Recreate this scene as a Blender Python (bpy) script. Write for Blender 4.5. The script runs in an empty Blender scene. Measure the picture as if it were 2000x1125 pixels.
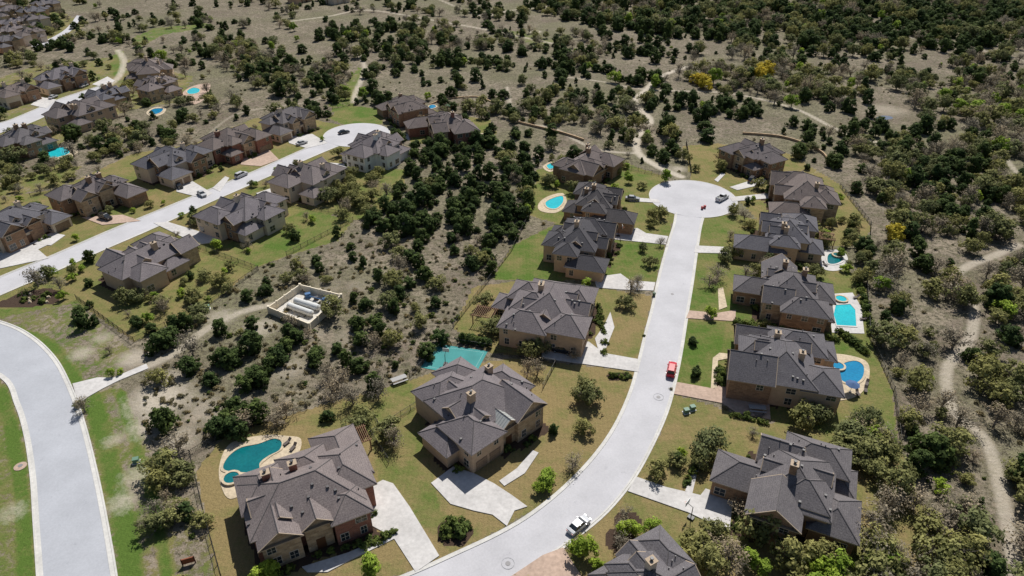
import bpy, math, random
import numpy as np
from mathutils import Vector, noise as mnoise
R=random.Random(11); NR=np.random.RandomState(5)
rad=math.radians
scene=bpy.context.scene
scene.view_settings.view_transform='Standard'
scene.view_settings.look='None'
scene.view_settings.exposure=0
# ---------------------------------------------------------------- survey: photo measurement -> ground metres
H=98.0; PT=rad(33); F=1333.3
SP,CP=math.sin(PT),math.cos(PT)
def G(u,v,h=0.0):
    du=(u-1000)/F; dv=(562.5-v)/F
    t=(H-h)/(SP-dv*CP)
    return (du*t,(CP+dv*SP)*t)
def proj(x,y,z=0.0):
    zc=y*CP-(z-H)*SP
    return (1000+F*x/zc, 562.5-F*(y*SP+(z-H)*CP)/zc)
def GP(l): return [G(u,v) for u,v in l]
# ---------------------------------------------------------------- nodes
class NT:
    def __init__(s,name,rough=0.9,spec=0.3):
        s.m=bpy.data.materials.new(name); s.m.use_nodes=True
        s.t=s.m.node_tree; s.n=s.t.nodes; s.l=s.t.links
        s.b=s.n['Principled BSDF']; s.b.inputs['Roughness'].default_value=rough
        s.b.inputs['Specular IOR Level'].default_value=spec
    def link(s,a,b): s.l.new(a,b)
    def pos(s,obj=False):
        if obj: return s.n.new('ShaderNodeTexCoord').outputs['Object']
        return s.n.new('ShaderNodeNewGeometry').outputs['Position']
    def noise(s,scale,detail=4,rough=0.6,vec=None,obj=False):
        n=s.n.new('ShaderNodeTexNoise'); n.inputs['Scale'].default_value=scale
        n.inputs['Detail'].default_value=detail; n.inputs['Roughness'].default_value=rough
        s.link(vec or s.pos(obj),n.inputs['Vector']); return n.outputs['Fac']
    def ramp(s,fac,lo,hi):
        n=s.n.new('ShaderNodeMapRange'); n.inputs[1].default_value=lo; n.inputs[2].default_value=hi
        s.link(fac,n.inputs[0]); return n.outputs[0]
    def math(s,op,a,b):
        n=s.n.new('ShaderNodeMath'); n.operation=op
        for i,q in enumerate((a,b)):
            if isinstance(q,(int,float)): n.inputs[i].default_value=q
            else: s.link(q,n.inputs[i])
        return n.outputs[0]
    def mix(s,fac,a,b,mode='MIX'):
        n=s.n.new('ShaderNodeMix'); n.data_type='RGBA'; n.blend_type=mode
        for k,q in ((0,fac),(6,a),(7,b)):
            if isinstance(q,(int,float)): n.inputs[k].default_value=q
            elif isinstance(q,tuple): n.inputs[k].default_value=(*q,1)
            else: s.link(q,n.inputs[k])
        return n.outputs[2]
    def attr(s,name):
        n=s.n.new('ShaderNodeAttribute'); n.attribute_name=name; return n.outputs['Fac']
    def rnd(s): return s.n.new('ShaderNodeObjectInfo').outputs['Random']
    def bump(s,h,strength=0.4,dist=0.1):
        n=s.n.new('ShaderNodeBump'); n.inputs['Strength'].default_value=strength; n.inputs['Distance'].default_value=dist
        s.link(h,n.inputs['Height']); s.link(n.outputs[0],s.b.inputs['Normal'])
    def col(s,c):
        if isinstance(c,tuple): s.b.inputs['Base Color'].default_value=(*c,1)
        else: s.link(c,s.b.inputs['Base Color'])
        return s.m
def sc(c,k): return tuple(min(1,x*k) for x in c)
def M2(name,c,var=0.25,scale=1.5,rough=0.9,spec=0.2,obj=False,big=None,bump=0):
    t=NT(name,rough,spec)
    k=t.mix(t.ramp(t.noise(scale,5,obj=obj),0.3,0.7),sc(c,1-var),sc(c,1+var))
    if big: k=t.mix(t.ramp(t.noise(big,3,obj=obj),0.3,0.7),k,t.mix(1.0,k,(0.8,0.8,0.8),'MULTIPLY'))
    if bump: t.bump(t.noise(scale*2,4,obj=obj),bump,0.1)
    return t.col(k)
def plain(name,c,rough=0.5,spec=0.5,metal=0):
    t=NT(name,rough,spec); t.b.inputs['Metallic'].default_value=metal
    k=t.mix(t.noise(4,3,obj=True),sc(c,0.88),sc(c,1.08)); return t.col(k)
# ---------------------------------------------------------------- mesh builder
class MB:
    def __init__(s): s.v=[]; s.f=[]; s.mi=[]
    def add(s,vs,fs,m=0):
        o=len(s.v); s.v+=vs; s.f+=[tuple(i+o for i in f) for f in fs]; s.mi+=[m]*len(fs)
    def box(s,c,sz,a=0,m=0,top=1.0):
        ca,sa=math.cos(a),math.sin(a); vs=[]
        for z in (-1,1):
            k=top if z>0 else 1
            for x,y in ((-1,-1),(1,-1),(1,1),(-1,1)):
                X=x*sz[0]/2*k; Y=y*sz[1]/2*k
                vs.append((c[0]+X*ca-Y*sa,c[1]+X*sa+Y*ca,c[2]+z*sz[2]/2))
        s.add(vs,[(3,2,1,0),(4,5,6,7),(0,1,5,4),(1,2,6,5),(2,3,7,6),(3,0,4,7)],m)
    def tube(s,p0,p1,r0,r1,n=6,m=0,cap=True):
        p0=Vector(p0);p1=Vector(p1); d=(p1-p0).normalized()
        a=d.orthogonal().normalized(); b=d.cross(a); vs=[]
        for p,r in ((p0,r0),(p1,r1)):
            for i in range(n):
                t=2*math.pi*i/n; q=p+a*(math.cos(t)*r)+b*(math.sin(t)*r); vs.append(tuple(q))
        fs=[(i,(i+1)%n,n+(i+1)%n,n+i) for i in range(n)]
        if cap: fs+=[tuple(range(n-1,-1,-1)),tuple(range(n,2*n))]
        s.add(vs,fs,m)
    def slab(s,poly,z0,z1,m=0,sm=None):
        n=len(poly)
        area=sum(poly[i][0]*poly[(i+1)%n][1]-poly[(i+1)%n][0]*poly[i][1] for i in range(n))
        if area<0: poly=poly[::-1]
        vs=[(x,y,z1) for x,y in poly]+[(x,y,z0) for x,y in poly]
        s.add(vs,[tuple(range(n))],m)
        o=len(s.v)-2*n
        for i in range(n):
            j=(i+1)%n; s.f.append((o+n+i,o+n+j,o+j,o+i)); s.mi.append(m if sm is None else sm)
    def obj(s,name,mats,parent=None,smooth=False,loc=None,rot=0):
        me=bpy.data.meshes.new(name); me.from_pydata(s.v,[],s.f); 
        for m in mats: me.materials.append(m)
        me.polygons.foreach_set('material_index',s.mi)
        if smooth: me.polygons.foreach_set('use_smooth',[True]*len(s.f))
        me.update()
        o=bpy.data.objects.new(name,me); scene.collection.objects.link(o)
        if parent: o.parent=parent
        if loc: o.location=loc
        if rot: o.rotation_euler[2]=rot
        return o
def empty(name,loc=(0,0,0),rot=0):
    e=bpy.data.objects.new(name,None); e.empty_display_size=1
    scene.collection.objects.link(e); e.location=loc; e.rotation_euler[2]=rot; return e
def catmull(p,n=8,closed=False):
    out=[]; L=len(p)
    rng=range(L) if closed else range(L-1)
    for i in rng:
        if closed: a,b,c,d=p[(i-1)%L],p[i],p[(i+1)%L],p[(i+2)%L]
        else: a,b,c,d=p[max(i-1,0)],p[i],p[i+1],p[min(i+2,L-1)]
        for k in range(n):
            t=k/n
            out.append(tuple(0.5*((2*b[j])+(c[j]-a[j])*t+(2*a[j]-5*b[j]+4*c[j]-d[j])*t*t+(3*b[j]-a[j]-3*c[j]+d[j])*t**3) for j in (0,1)))
    if not closed: out.append(tuple(p[-1]))
    return out
def pip(X,Y,poly):
    ins=np.zeros(X.shape,bool); n=len(poly)
    for i in range(n):
        x0,y0=poly[i]; x1,y1=poly[(i+1)%n]
        if y0==y1: continue
        c=((y0>Y)!=(y1>Y))&(X<(x1-x0)*(Y-y0)/(y1-y0)+x0)
        ins^=c
    return ins
def pip1(x,y,poly):
    r=False; n=len(poly)
    for i in range(n):
        x0,y0=poly[i]; x1,y1=poly[(i+1)%n]
        if (y0>y)!=(y1>y) and x<(x1-x0)*(y-y0)/(y1-y0)+x0: r=not r
    return r
# exclusion raster (1 m)
EX0,EX1,EY0,EY1=-420,420,30,680
excl=np.zeros((EY1-EY0,EX1-EX0),bool)
def mark(poly):
    xs=[p[0] for p in poly]; ys=[p[1] for p in poly]
    a=max(EX0,int(min(xs))-1);b=min(EX1,int(max(xs))+2);c=max(EY0,int(min(ys))-1);d=min(EY1,int(max(ys))+2)
    if b<=a or d<=c: return
    X,Y=np.meshgrid(np.arange(a,b)+.5,np.arange(c,d)+.5)
    excl[c-EY0:d-EY0,a-EX0:b-EX0]|=pip(X,Y,poly)
def markc(x,y,r):
    mark([(x+r*math.cos(t*.5236),y+r*math.sin(t*.5236)) for t in range(12)])
def is_ex(x,y,E=None):
    E=excl if E is None else E
    i=int(y-EY0); j=int(x-EX0)
    if 0<=i<E.shape[0] and 0<=j<E.shape[1]: return E[i,j]
    return False
# ---------------------------------------------------------------- materials
def road_mat(name,c):
    t=NT(name,0.9,0.2)
    k=t.mix(t.ramp(t.noise(0.12,4),0.3,0.7),sc(c,0.88),sc(c,1.06))
    k=t.mix(t.ramp(t.noise(3,6),0.35,0.7),t.mix(1.0,k,(0.9,0.9,0.9),'MULTIPLY'),k)
    k=t.mix(t.ramp(t.noise(0.6,8,0.8),0.60,0.66),k,t.mix(1.0,k,(0.84,0.84,0.85),'MULTIPLY'))
    t.bump(t.noise(12,3),0.2,0.02); return t.col(k)
m_road=road_mat('weathered_asphalt',(0.54,0.53,0.545))
m_road2=road_mat('weathered_asphalt_grey',(0.45,0.46,0.49))
m_kerb=M2('kerb_concrete',(0.63,0.61,0.57),0.1,2,big=.2)
m_conc=M2('driveway_concrete',(0.60,0.575,0.55),0.15,1.2,big=.15)
m_tanc=M2('stained_concrete',(0.50,0.37,0.29),0.18,1.5,big=.2)
m_stone=M2('flagstone',(0.58,0.48,0.34),0.22,1.6,big=.3)
m_dark=plain('dark_metal',(0.02,0.02,0.02),0.5,0.5)
m_pipe=plain('vent_metal',(0.08,0.075,0.075),0.5,0.5)
def shingle(name,c):
    t=NT(name,0.95,0.15); p=t.pos(True)
    k=t.mix(t.ramp(t.noise(5,4,.8,vec=p),0.3,0.7),sc(c,0.5),sc(c,1.5))
    k=t.mix(t.ramp(t.noise(0.5,4,vec=p),0.35,0.65),t.mix(1.0,k,(0.86,0.86,0.88),'MULTIPLY'),k)
    sx=t.n.new('ShaderNodeSeparateXYZ'); t.link(p,sx.inputs[0])
    w=t.math('FRACT',t.math('MULTIPLY',sx.outputs[2],4.5),0)
    k=t.mix(t.ramp(w,0.0,0.25),t.mix(1.0,k,(0.74,0.74,0.74),'MULTIPLY'),k)
    k2=t.mix(t.rnd(),t.mix(1.0,k,(0.93,0.95,1.0),'MULTIPLY'),t.mix(1.0,k,(1.06,1.0,0.94),'MULTIPLY'))
    t.bump(t.noise(8,3,vec=p),0.4,0.05); return t.col(k2)
roofm=[shingle('roof_shingle_brown',(0.182,0.158,0.152)),shingle('roof_shingle_grey',(0.158,0.150,0.157)),shingle('roof_shingle_dark',(0.095,0.092,0.098)),shingle('roof_shingle_taupe',(0.205,0.182,0.182))]
m_cap=M2('ridge_cap',(0.10,0.092,0.092),0.2,3,obj=True)
def brickmat(name,c1,c2,mort,bw=0.6,bh=0.22):
    t=NT(name,0.95,0.15); p=t.pos(True)
    sx=t.n.new('ShaderNodeSeparateXYZ'); t.link(p,sx.inputs[0])
    cm=t.n.new('ShaderNodeCombineXYZ'); t.link(t.math('ADD',sx.outputs[0],sx.outputs[1]),cm.inputs[0]); t.link(sx.outputs[2],cm.inputs[1])
    b=t.n.new('ShaderNodeTexBrick'); t.link(cm.outputs[0],b.inputs['Vector'])
    b.inputs['Color1'].default_value=(*c1,1); b.inputs['Color2'].default_value=(*c2,1); b.inputs['Mortar'].default_value=(*mort,1)
    b.inputs['Scale'].default_value=1; b.inputs['Brick Width'].default_value=bw; b.inputs['Row Height'].default_value=bh; b.inputs['Mortar Size'].default_value=0.02
    k=t.mix(t.ramp(t.noise(1.2,4,vec=p),0.3,0.7),t.mix(1.0,b.outputs['Color'],(0.75,0.75,0.75),'MULTIPLY'),b.outputs['Color'])
    return t.col(k)
wallm={'brick':brickmat('red_brick',(0.40,0.15,0.095),(0.26,0.10,0.07),(0.34,0.25,0.20)),
 'stone':brickmat('limestone_wall',(0.62,0.45,0.28),(0.40,0.27,0.16),(0.52,0.43,0.33),0.9,0.4),
 'stucco':M2('tan_stucco',(0.52,0.37,0.25),0.1,1.2,obj=True),
 'beige':M2('beige_stucco',(0.64,0.53,0.41),0.08,1.2,obj=True),
 'white':M2('white_stucco',(0.80,0.77,0.71),0.06,1.2,obj=True),
 'brown':brickmat('brown_stone',(0.42,0.25,0.15),(0.27,0.16,0.10),(0.36,0.28,0.2),0.9,0.36)}
m_trim=M2('trim_paint',(0.42,0.33,0.24),0.06,2,obj=True)
m_frame=M2('window_frame',(0.62,0.54,0.45),0.05,2,obj=True)
t=NT('window_glass',0.12,0.8); m_glass=t.col(t.mix(t.noise(0.7,2,obj=True),(0.012,0.016,0.02),(0.05,0.06,0.07)))
m_gdoor=brickmat('garage_door',(0.36,0.25,0.165),(0.32,0.22,0.15),(0.12,0.09,0.07),1.1,0.55)
m_door=plain('wood_door',(0.12,0.05,0.02),0.5)
m_metalroof=M2('standing_seam_metal',(0.42,0.43,0.41),0.1,3,rough=0.45,spec=0.6,obj=True)
def watermat(name,c):
    t=NT(name,0.06,0.6)
    n=t.noise(2.2,3); k=t.mix(t.ramp(n,0.3,0.7),sc(c,0.85),sc(c,1.12)); t.bump(t.noise(5,2),0.15,0.05)
    k=t.mix(t.ramp(t.noise(0.25,2),0.35,0.65),k,t.mix(1.0,k,(0.75,0.85,0.9),'MULTIPLY'))
    return t.col(k)
m_w_turq=watermat('pool_water_turquoise',(0.02,0.50,0.55))
m_w_teal=watermat('pool_water_teal',(0.006,0.15,0.16))
m_w_blue=watermat('pool_water_blue',(0.010,0.23,0.42))
# ---------------------------------------------------------------- roads
roadpolys=[]
def road(name,L,Rr,mat,z=0.02,seg=8):
    a=catmull(GP(L),seg); b=catmull(GP(Rr),seg)
    def resample(p,n):
        p=np.array(p); d=np.r_[0,np.cumsum(np.hypot(*np.diff(p,axis=0).T))]
        s=np.linspace(0,d[-1],n); return list(zip(np.interp(s,d,p[:,0]),np.interp(s,d,p[:,1])))
    n=90; a=resample(a,n); b=resample(b,n)
    mb=MB(); vs=[]
    for i in range(n):
        for k in range(5):
            q=k/4; vs.append((a[i][0]*(1-q)+b[i][0]*q,a[i][1]*(1-q)+b[i][1]*q,z+0.08*(1-(2*q-1)**2)))
    mb.add(vs,[(i*5+k,i*5+k+1,i*5+k+6,i*5+k+5) for i in range(n-1) for k in range(4)])
    mb.obj(name,[mat])
    poly=a+b[::-1]; roadpolys.append(poly); mark(poly)
    return a,b
def kerb(name,line,side,skip=lambda x,y:False,w=0.3,gut=0.45,z=0.13):
    mb=MB(); p=line; n=len(p); nor=[]
    for i in range(n):
        a=p[max(i-1,0)]; b=p[min(i+1,n-1)]; dx,dy=b[0]-a[0],b[1]-a[1]; l=math.hypot(dx,dy) or 1
        nor.append((-dy/l*side,dx/l*side))
    for i in range(n-1):
        mx,my=(p[i][0]+p[i+1][0])/2,(p[i][1]+p[i+1][1])/2
        if skip(mx,my): continue
        q=[]
        for j in (i,i+1):
            x,y=p[j]; nx,ny=nor[j]
            q.append([(x-nx*gut,y-ny*gut,0.085),(x,y,0.055),(x,y,z),(x+nx*w,y+ny*w,z),(x+nx*w,y+ny*w,0)])
        vs=q[0]+q[1]
        mb.add(vs,[(k,k+1,k+6,k+5) for k in range(4)])
    return mb.obj(name,[m_kerb])
mainL=[(1322,395),(1318,435),(1304,480),(1288,540),(1275,600),(1262,650),(1248,708),(1232,765),(1203,830),(1162,890),(1105,950),(1040,1003),(975,1042),(890,1082),(800,1122),(640,1185)]
mainR=[(1384,395),(1370,435),(1362,480),(1352,550),(1342,610),(1331,680),(1319,740),(1303,800),(1275,865),(1236,935),(1185,998),(1120,1052),(1050,1100),(985,1140),(900,1180),(800,1225)]
a,b=road('main_street',mainL,mainR,m_road)
cx,cy=G(1353,387); cr=14.0
def incirc(cx,cy,r): return lambda x,y: (x-cx)**2+(y-cy)**2<r*r
kerb('kerb',a,1,incirc(cx,cy,cr-0.2)); kerb('kerb',b,-1,incirc(cx,cy,cr-0.2))
def disc(name,cx,cy,r,mat,z,skippoly,ry=None):
    pts=[(cx+r*math.cos(t*math.pi/36),cy+r*math.sin(t*math.pi/36)) for t in range(72)]
    mb=MB(); mb.slab(pts,-0.05,z); mb.obj(name,[mat]); mark(pts)
    kerb('kerb',pts+[pts[0]],-1,lambda x,y:pip1(x,y,skippoly))
disc('cul_de_sac_road',cx,cy,cr,m_road,0.105,roadpolys[0])
sL=[(-160,612),(0,541),(100,500),(210,452),(300,415),(400,374),(500,333),(590,293),(650,268),(690,256)]
sR=[(-160,650),(0,577),(100,534),(210,485),(300,446),(400,400),(500,356),(600,311),(660,286),(715,266)]
a,b=road('side_street',sL,sR,m_road)
c2=G(697,263)
kerb('kerb',a,1,incirc(*c2,12.8)); kerb('kerb',b,-1,incirc(*c2,12.8))
disc('cul_de_sac_road',c2[0],c2[1],13,m_road,0.11,roadpolys[1])
bL=[(-260,660),(-120,690),(0,735),(32,790),(50,850),(62,930),(68,1020),(75,1125),(80,1230)]
bR=[(-260,585),(-120,600),(0,628),(60,655),(108,700),(140,760),(165,830),(190,930),(210,1030),(226,1125),(240,1230)]
a,b=road('collector_road',bL,bR,m_road2)
kerb('kerb',a,-1,z=.13,gut=.7); kerb('kerb',b,1,z=.13,gut=.7)
tL=[(-90,255),(0,240),(50,222),(110,196),(150,182),(205,165)]; tR=[(-90,280),(0,260),(60,240),(120,213),(160,197),(215,176)]
a,b=road('back_street',tL,tR,m_road); kerb('kerb',a,1); kerb('kerb',b,-1)
a,b=road('far_street',[(60,90),(100,74),(130,55),(150,30)],[(75,96),(112,78),(142,57),(160,32)],m_road)
# ---------------------------------------------------------------- driveways and walks
def slab(name,px,mat,z=0.145,smooth=False,ex=True):
    p=GP(px); 
    if smooth: p=catmull(p,6,True)
    mb=MB(); mb.slab(p,-0.05,z); o=mb.obj(name,[mat])
    if ex: mark(p)
    return p
zj=[0]
def dz():
    zj[0]=(zj[0]+1)%6; return 0.142+zj[0]*0.006
D=[('c',[(706,960),(748,938),(768,945),(800,990),(858,1086),(812,1118),(768,1050),(722,1025),(700,1000)]),
('c',[(842,944),(885,912),(925,925),(965,945),(1000,968),(1030,990),(1005,998),(990,1028),(962,1006),(925,998),(880,985)]),
('c',[(975,940),(1010,915),(1040,880),(1052,885),(1025,925),(985,950)]),
('c',[(1058,680),(1150,668),(1178,690),(1245,702),(1247,727),(1170,716),(1058,700)]),
('c',[(1162,662),(1180,636),(1192,610),(1200,640),(1180,690),(1170,690)]),
('c',[(1160,542),(1212,535),(1230,548),(1280,552),(1276,568),(1210,566),(1165,562)]),
('c',[(1196,450),(1245,446),(1262,456),(1305,462),(1300,478),(1240,472),(1200,468)]),
('c',[(1225,385),(1285,390),(1290,397),(1228,393)]),
('c',[(1425,366),(1470,352),(1495,350),(1492,360),(1440,372)]),('c',[(1395,352),(1410,338),(1416,341),(1402,356)]),
('c',[(1425,386),(1500,378),(1502,388),(1430,394)]),
('c',[(1358,480),(1440,484),(1438,496),(1356,494)]),
('t',[(1346,607),(1400,612),(1437,606),(1436,628),(1340,622)]),('s',[(1402,565),(1412,562),(1420,600),(1404,606)]),
('t',[(1322,747),(1395,760),(1415,745),(1500,760),(1505,820),(1440,808),(1410,788),(1316,770)]),
('s',[(1388,760),(1392,700),(1405,690),(1425,692),(1425,700),(1402,705),(1400,758)]),
('c',[(1243,932),(1300,952),(1368,968),(1378,955),(1432,975),(1424,1040),(1345,1002),(1226,960)]),
('c',[(1338,960),(1350,920),(1362,897),(1375,897),(1360,930),(1352,965)]),
('t',[(1000,1125),(1060,1085),(1100,1070),(1135,1125),(1100,1180),(960,1160)]),
('c',[(590,1108),(680,1080),(770,1042),(776,1050),(690,1092),(640,1118),(600,1118)]),
('c',[(300,436),(328,434),(420,462),(430,472),(388,478),(345,458)]),
('c',[(345,360),(372,352),(415,378),(398,388),(345,375)]),('c',[(415,368),(440,345),(448,348),(430,375)]),
('t',[(480,300),(525,292),(545,312),(510,325),(470,322)]),('c',[(560,268),(610,262),(640,280),(600,290),(565,280)]),
('t',[(160,425),(240,420),(275,432),(200,440)]),('c',[(0,490),(60,475),(95,505),(0,525)]),
('c',[(500,378),(540,365),(560,385),(520,392)]),('c',[(640,318),(690,322),(685,334),(640,330)]),
('c',[(735,262),(798,262),(800,274),(740,272)]),
('c',[(142,750),(190,738),(222,738),(286,711),(290,720),(232,744),(200,760),(172,776),(156,788),(148,770)]),
('c',[(38,492),(48,488),(110,462),(120,466),(50,500)]),
('c',[(110,195),(80,190),(60,205),(90,212)]),('c',[(180,165),(210,150),(225,158),(205,172)]),
('c',[(100,480),(128,460),(100,455),(60,476)]),
]
mm={'c':m_conc,'t':m_tanc,'s':m_stone}
for k,px in D: slab('driveway' if k!='s' else 'stone_path',px,mm[k],dz())
# ---------------------------------------------------------------- pools
def pool(px,deck,water,spa=None,deckm=m_stone,smooth=True):
    p=GP(px); p=catmull(p,6,True) if smooth else p
    e=empty('swimming_pool',(0,0,0))
    if deck:
        d=catmull(GP(deck),5,True) if smooth else GP(deck)
        mb=MB(); mb.slab(d,-.05,0.10); mb.obj('deck',[deckm],e); mark(d)
    cxx=sum(q[0] for q in p)/len(p); cyy=sum(q[1] for q in p)/len(p)
    big=[(cxx+(x-cxx)*1.0+0.55*(x-cxx)/max(.1,math.hypot(x-cxx,y-cyy)),cyy+(y-cyy)+0.55*(y-cyy)/max(.1,math.hypot(x-cxx,y-cyy))) for x,y in p]
    n=len(p); mb=MB()
    vs=[(x,y,0.22) for x,y in big]+[(x,y,0.22) for x,y in p]+[(x,y,0.0) for x,y in big]+[(x,y,0.12) for x,y in p]
    for i in range(n):
        j=(i+1)%n
        mb.f+= [(i,j,n+j,n+i),(2*n+i,2*n+j,j,i),(n+i,n+j,3*n+j,3*n+i)]
    mb.v=vs; mb.mi=[0]*len(mb.f); mb.obj('coping',[m_stone if deckm!=m_conc else m_kerb],e)
    mb=MB(); mb.slab(p,0.05,0.13); mb.obj('water',[water],e); mark(big)
    if spa:
        x,y=G(spa[0],spa[1]); r=spa[2]
        mb=MB(); N=20
        for k in range(N):
            t0,t1=2*math.pi*k/N,2*math.pi*(k+1)/N
            q=lambda rr,t,z:(x+rr*math.cos(t),y+rr*math.sin(t),z)
            mb.add([q(r+.45,t0,0),q(r+.45,t1,0),q(r+.45,t1,.55),q(r+.45,t0,.55),q(r,t1,.55),q(r,t0,.55),q(r,t1,.3),q(r,t0,.3)],[(0,1,2,3),(3,2,4,5),(5,4,6,7)],0)
        mb.slab([(x+r*math.cos(2*math.pi*k/N),y+r*math.sin(2*math.pi*k/N)) for k in range(N)],.2,.45,1)
        mb.obj('spa',[m_stone,water],e)
    return e
pool([(438,918),(445,895),(470,876),(505,868),(535,858),(550,864),(546,880),(524,892),(508,905),(505,920),(478,924)],[(428,915),(440,878),(465,860),(520,850),(560,852),(588,858),(580,890),(540,905),(520,925),(490,955),(450,975),(432,950)],m_w_teal,(453,936,1.35))
pool([(1066,396),(1080,388),(1098,384),(1099,396),(1086,408),(1070,406)],[(1052,398),(1070,384),(1100,378),(1106,400),(1085,416),(1055,412)],m_w_turq)
pool([(1068,324),(1078,320),(1086,326),(1074,331)],[(1060,326),(1078,316),(1094,326),(1074,336)],m_w_turq)
pool([(1616,503),(1622,496),(1640,498),(1646,508),(1632,516),(1618,515)],[(1598,495),(1612,489),(1645,490),(1656,510),(1640,528),(1608,525)],m_w_teal,(1634,500,1.0),m_conc)
pool([(1632,597),(1660,595),(1670,606),(1672,638),(1634,636),(1628,615)],[(1615,575),(1665,572),(1682,600),(1688,652),(1625,650)],m_w_turq,(1642,586,1.3),m_conc,False)
pool([(1636,728),(1645,712),(1670,706),(1686,716),(1684,738),(1668,750),(1645,745)],[(1598,700),(1640,692),(1690,705),(1698,735),(1682,768),(1645,782),(1600,775)],m_w_blue,(1635,717,1.3))
pool([(928,270),(938,264),(952,266),(950,275),(936,279)],[(920,272),(935,261),(958,262),(958,278),(930,283)],m_w_turq)
pool([(366,178),(378,172),(390,175),(386,182),(370,184)],[(358,180),(378,168),(410,164),(402,190),(380,204),(362,190)],m_w_turq,None,m_tanc)
pool([(292,219),(302,213),(318,213),(314,220),(298,225)],[(286,220),(302,210),(324,211),(318,223),(296,228)],m_w_blue)
pool([(86,302),(96,293),(122,288),(136,294),(132,302),(104,309)],[(72,306),(92,290),(126,284),(150,292),(146,304),(106,314)],m_w_turq)
pool([(838,208),(846,205),(852,209),(842,213)],None,m_w_blue)
mb=MB(); mb.slab(catmull(GP([(1712,230),(1722,226),(1738,227),(1744,231),(1730,234),(1716,234)]),5,True),-.02,.03); mb.obj('pond',[watermat('pond_water',(0.15,0.16,0.20))]); markc(*G(1728,231),4)
# sport court
e=empty('sport_court')
cq=[(851,672),(953,686),(925,738),(822,718)]
p=GP(cq); mark(p); mb=MB(); mb.slab(p,-.05,.08); mb.obj('court_slab',[M2('court_paint',(0.075,0.30,0.29),0.08,1,big=.25)],e)
def lerp(a,b,t): return (a[0]+(b[0]-a[0])*t,a[1]+(b[1]-a[1])*t)
mb=MB()
def strip(mb,a,b,w,z0,z1,m=0):
    l=math.hypot(b[0]-a[0],b[1]-a[1]); mb.box(((a[0]+b[0])/2,(a[1]+b[1])/2,(z0+z1)/2),(l,w,z1-z0),math.atan2(b[1]-a[1],b[0]-a[0]),m)
ins=[lerp(lerp(p[0],p[1],u),lerp(p[3],p[2],u),v) for u,v in ((.06,.08),(.94,.08),(.94,.92),(.06,.92))]
for i in range(4): strip(mb,ins[i],ins[(i+1)%4],.05,.07,.086)
m_white=plain('white_paint',(0.72,0.74,0.72),0.5); mb.obj('court_lines',[plain('court_line_paint',(.35,.55,.52),.7)],e)
def hoop(u,v,a):
    x,y=G(u,v); e=empty('basketball_hoop',(x,y,0),a); mb=MB()
    mb.box((0,0,.2),(1.1,.8,.3),0,0); mb.tube((0,0,.3),(.0,0,2.9),.08,.07,8); mb.tube((0,0,2.8),(1.0,0,3.1),.05,.05,6)
    mb.obj('pole',[m_dark],e); mb=MB(); mb.box((1.05,0,3.3),(.06,1.5,1.0)); mb.obj('backboard',[m_white],e)
    mb=MB(); 
    for k in range(12):
        t0,t1=k*math.pi/6,(k+1)*math.pi/6
        mb.tube((1.35+.23*math.cos(t0),.23*math.sin(t0),3.05),(1.35+.23*math.cos(t1),.23*math.sin(t1),3.05),.02,.02,4)
    mb.obj('rim',[plain('orange_rim',(.6,.12,.03))],e)
hoop(1349,1012,rad(140)); hoop(870,712,rad(80)); hoop(1207,462,rad(0))
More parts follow.
